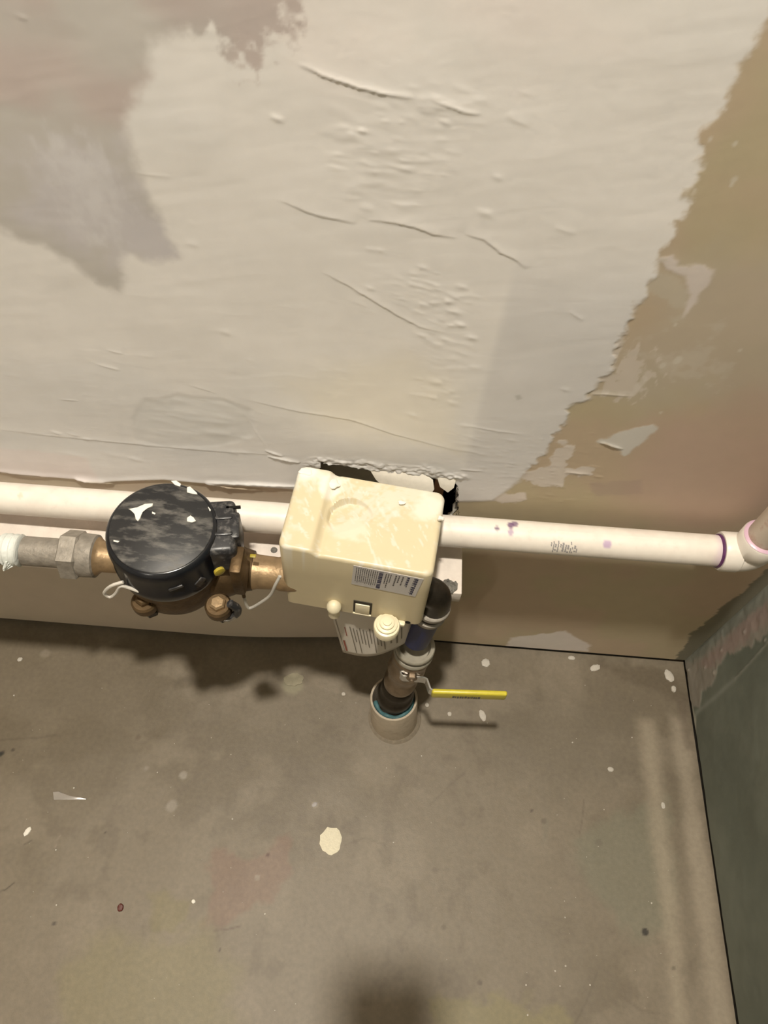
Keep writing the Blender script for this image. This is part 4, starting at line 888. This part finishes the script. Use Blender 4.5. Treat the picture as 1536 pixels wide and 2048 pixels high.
# fine specks
bm = bmesh.new(); r4 = random.Random(4)
spots = [(148, 1576), (28, 1391), (113, 1810), (465, 1638), (530, 1828), (1129, 1802), (1130, 1835), (1303, 1806), (1120, 1972), (1131, 1932), (1110, 1942), (1180, 1970), (1052, 1970), (1055, 2030), (787, 1685), (1145, 1485), (1264, 1475), (462, 1509), (315, 1545), (112, 1700), (1208, 1619), (843, 1512)]
for (px, py) in spots+[(r4.uniform(0, 1440), r4.uniform(1340, 2048)) for _ in range(80)]:
    p = hit(px, py, z=0)
    if p[0] > XR-.02 or p[1] > -.01: continue
    big = (px, py) in spots; r_ = r4.uniform(.0008, .0014) if big else r4.uniform(.0003, .0007)
    lathe(bm, (p[0], p[1], -.0009), (0, 0, 1), [(r_, 0), (r_*.9, .0009+r_*.5), (0, .001+r_*.8)], 6, r4.random())
o = tag(obj('dust_specks', bm, M['chip']), 'fine pale dust specks scattered over the concrete floor', 'dust'); o['kind'] = 'stuff'

# ------------------------------------------------------------------ the photographer, behind the camera: only the shadow reaches the picture
cr, cu, cf = Vector(RW[:, 0]), -Vector(RW[:, 1]), Vector(RW[:, 2]); C0 = Vector(CAMP)
ph = thing('smartphone', 'dark smartphone held out over the pipes to take the picture', 'phone', tuple(C0-cu*.055-cf*.012))
bm = bmesh.new(); box(bm, C0-cr*.025-cu*.058-cf*.012, cr, cu, cf, .078, .152, .008, .003, 2); obj('case', bm, M['dark_metal'], ph)
bm = bmesh.new(); box(bm, C0-cr*.025-cu*.058-cf*.0163, cr, cu, cf, .068, .142, .0006); obj('screen', bm, M['black'], ph, sm=0)
def skinned(name, verts, edges, radii, m, parent=None, sub=1):
    me = bpy.data.meshes.new(name); me.from_pydata([tuple(v) for v in verts], edges, []); o = link(name, me, m, parent)
    sk = o.modifiers.new('skin', 'SKIN'); o.modifiers.new('sub', 'SUBSURF').levels = sub; o.modifiers['sub'].render_levels = sub
    for i, r in enumerate(radii):
        me.skin_vertices[0].data[i].radius = (r, r) if not isinstance(r, tuple) else r
        me.skin_vertices[0].data[i].use_root = (i == 0)
    return o
pc = C0-cr*.025-cu*.072-cf*.012         # grip point
HL, HR = pc-cr*.048-cu*.01-cf*.012, pc+cr*.048-cu*.01-cf*.012
me_p = thing('person', 'person in pale grey sweatshirt standing and holding the phone in both hands', 'person', (0, -1.02, 0))
def PV(*v): return Vector(v)-Vector((0, -1.02, 0))
V_ = []; E_ = []; R_ = []
def av(p, r, par=None):
    V_.append(Vector(p)-Vector(me_p.location)); R_.append(r)
    if par is not None: E_.append((par, len(V_)-1))
    return len(V_)-1
pel = av((0, -1.03, .93), (.15, .12)); w1 = av((0, -1.02, 1.10), (.135, .11), pel); ch = av((0, -1.00, 1.28), (.16, .12), w1); sh = av((0, -.985, 1.42), (.11, .09), ch); nk = av((0, -.965, 1.50), (.055, .055), sh)
for s, H_ in ((-1, HL), (1, HR)):
    a = av((s*.17, -.985, 1.40), .062, sh); b = av((s*.235, -.95, 1.13), .048, a); d = av(H_+Vector((s*.02, -.10, -.005)), .030, b)
    l = av((s*.09, -1.02, .86), .092, pel); k = av((s*.10, -1.00, .48), .062, l); f_ = av((s*.105, -1.03, .10), .048, k); t = av((s*.11, -1.02, .055), (.045, .05), f_); av((s*.12, -.90, .04), (.045, .035), t)
skinned('body', V_, E_, R_, M['jacket'], me_p)
for s, H_ in ((-1, HL), (1, HR)):
    V_ = []; E_ = []; R_ = []; w = av(H_+Vector((s*.02, -.105, -.005)), .024); m1 = av(H_+Vector((s*.012, -.06, -.004)), (.034, .018), w); m2 = av(H_+Vector((s*.006, -.02, -.002)), (.032, .014), m1)
    for i in range(4):
        b0 = H_+cu*(.018*i-.028)+Vector((s*.010, -.008, -.004)); f1 = av(b0, .0095, m2); f2 = av(b0+cf*.018-cr*s*.002, .0085, f1); f3 = av(b0+cf*.024-cr*s*(.020+.003*(i % 2)), .0078, f2)
    th_ = av(H_+cu*.005-cf*.012-cr*s*.004, .011, m1); av(H_+cu*.030-cf*.014-cr*s*.022, .0085, th_)
    skinned('hand', V_, E_, R_, M['skin'], me_p)
bm = bmesh.new(); bmesh.ops.create_uvsphere(bm, u_segments=32, v_segments=24, radius=1)
hc = Vector((0, -.925, 1.60)); tilt = Matrix.Rotation(math.radians(-35), 3, 'X')
for v in bm.verts:
    p = v.co.copy(); x_, y_, z_ = p.x*.076, p.y*.098, p.z*.118
    if p.z < 0: x_ *= 1-.28*(-p.z)**1.5; y_ *= 1-.12*(-p.z)
    if p.y > .85 and -.35 < p.z < .05 and abs(p.x) < .2: y_ += .016*(1-abs(p.x)/.2)
    if p.y > .75 and .02 < p.z < .2 and .2 < abs(p.x) < .55: y_ -= .007
    v.co = hc+tilt @ Vector((x_, y_, z_))
obj('head', bm, M['skin'], me_p)
bm = bmesh.new(); bmesh.ops.create_uvsphere(bm, u_segments=32, v_segments=20, radius=1)
bmesh.ops.delete(bm, geom=[v for v in bm.verts if v.co.z < -.25 or (v.co.y > .45 and v.co.z < .42)], context='VERTS')
for v in bm.verts: v.co = hc+tilt @ Vector((v.co.x*.083, v.co.y*.104-.003, v.co.z*.126))
obj('hair', bm, M['hair'], me_p)
for s in (-1, 1):
    bm = bmesh.new(); bmesh.ops.create_uvsphere(bm, u_segments=16, v_segments=12, radius=.0115, matrix=Matrix.Translation(hc+tilt @ Vector((s*.030, .082, .008)))); obj('eye', bm, M['ceramic'], me_p)
    bm = bmesh.new(); bmesh.ops.create_uvsphere(bm, u_segments=14, v_segments=10, radius=1)
    for v in bm.verts: v.co = hc+tilt @ Vector((s*.078+v.co.x*.008, -.004+v.co.y*.018, -.008+v.co.z*.030))
    obj('ear', bm, M['skin'], me_p)
bm = bmesh.new(); box(bm, hc+tilt @ Vector((0, .088, -.062)), (1, 0, 0), tilt @ Vector((0, 1, 0)), tilt @ Vector((0, 0, 1)), .044, .008, .009, .003); obj('mouth', bm, M['red'], me_p)
for s in (-1, 1):
    bm = bmesh.new(); box(bm, (s*.112, -.955, .042), *AX, .095, .27, .088, .03, 3); obj('boot', bm, M['boot'], me_p)
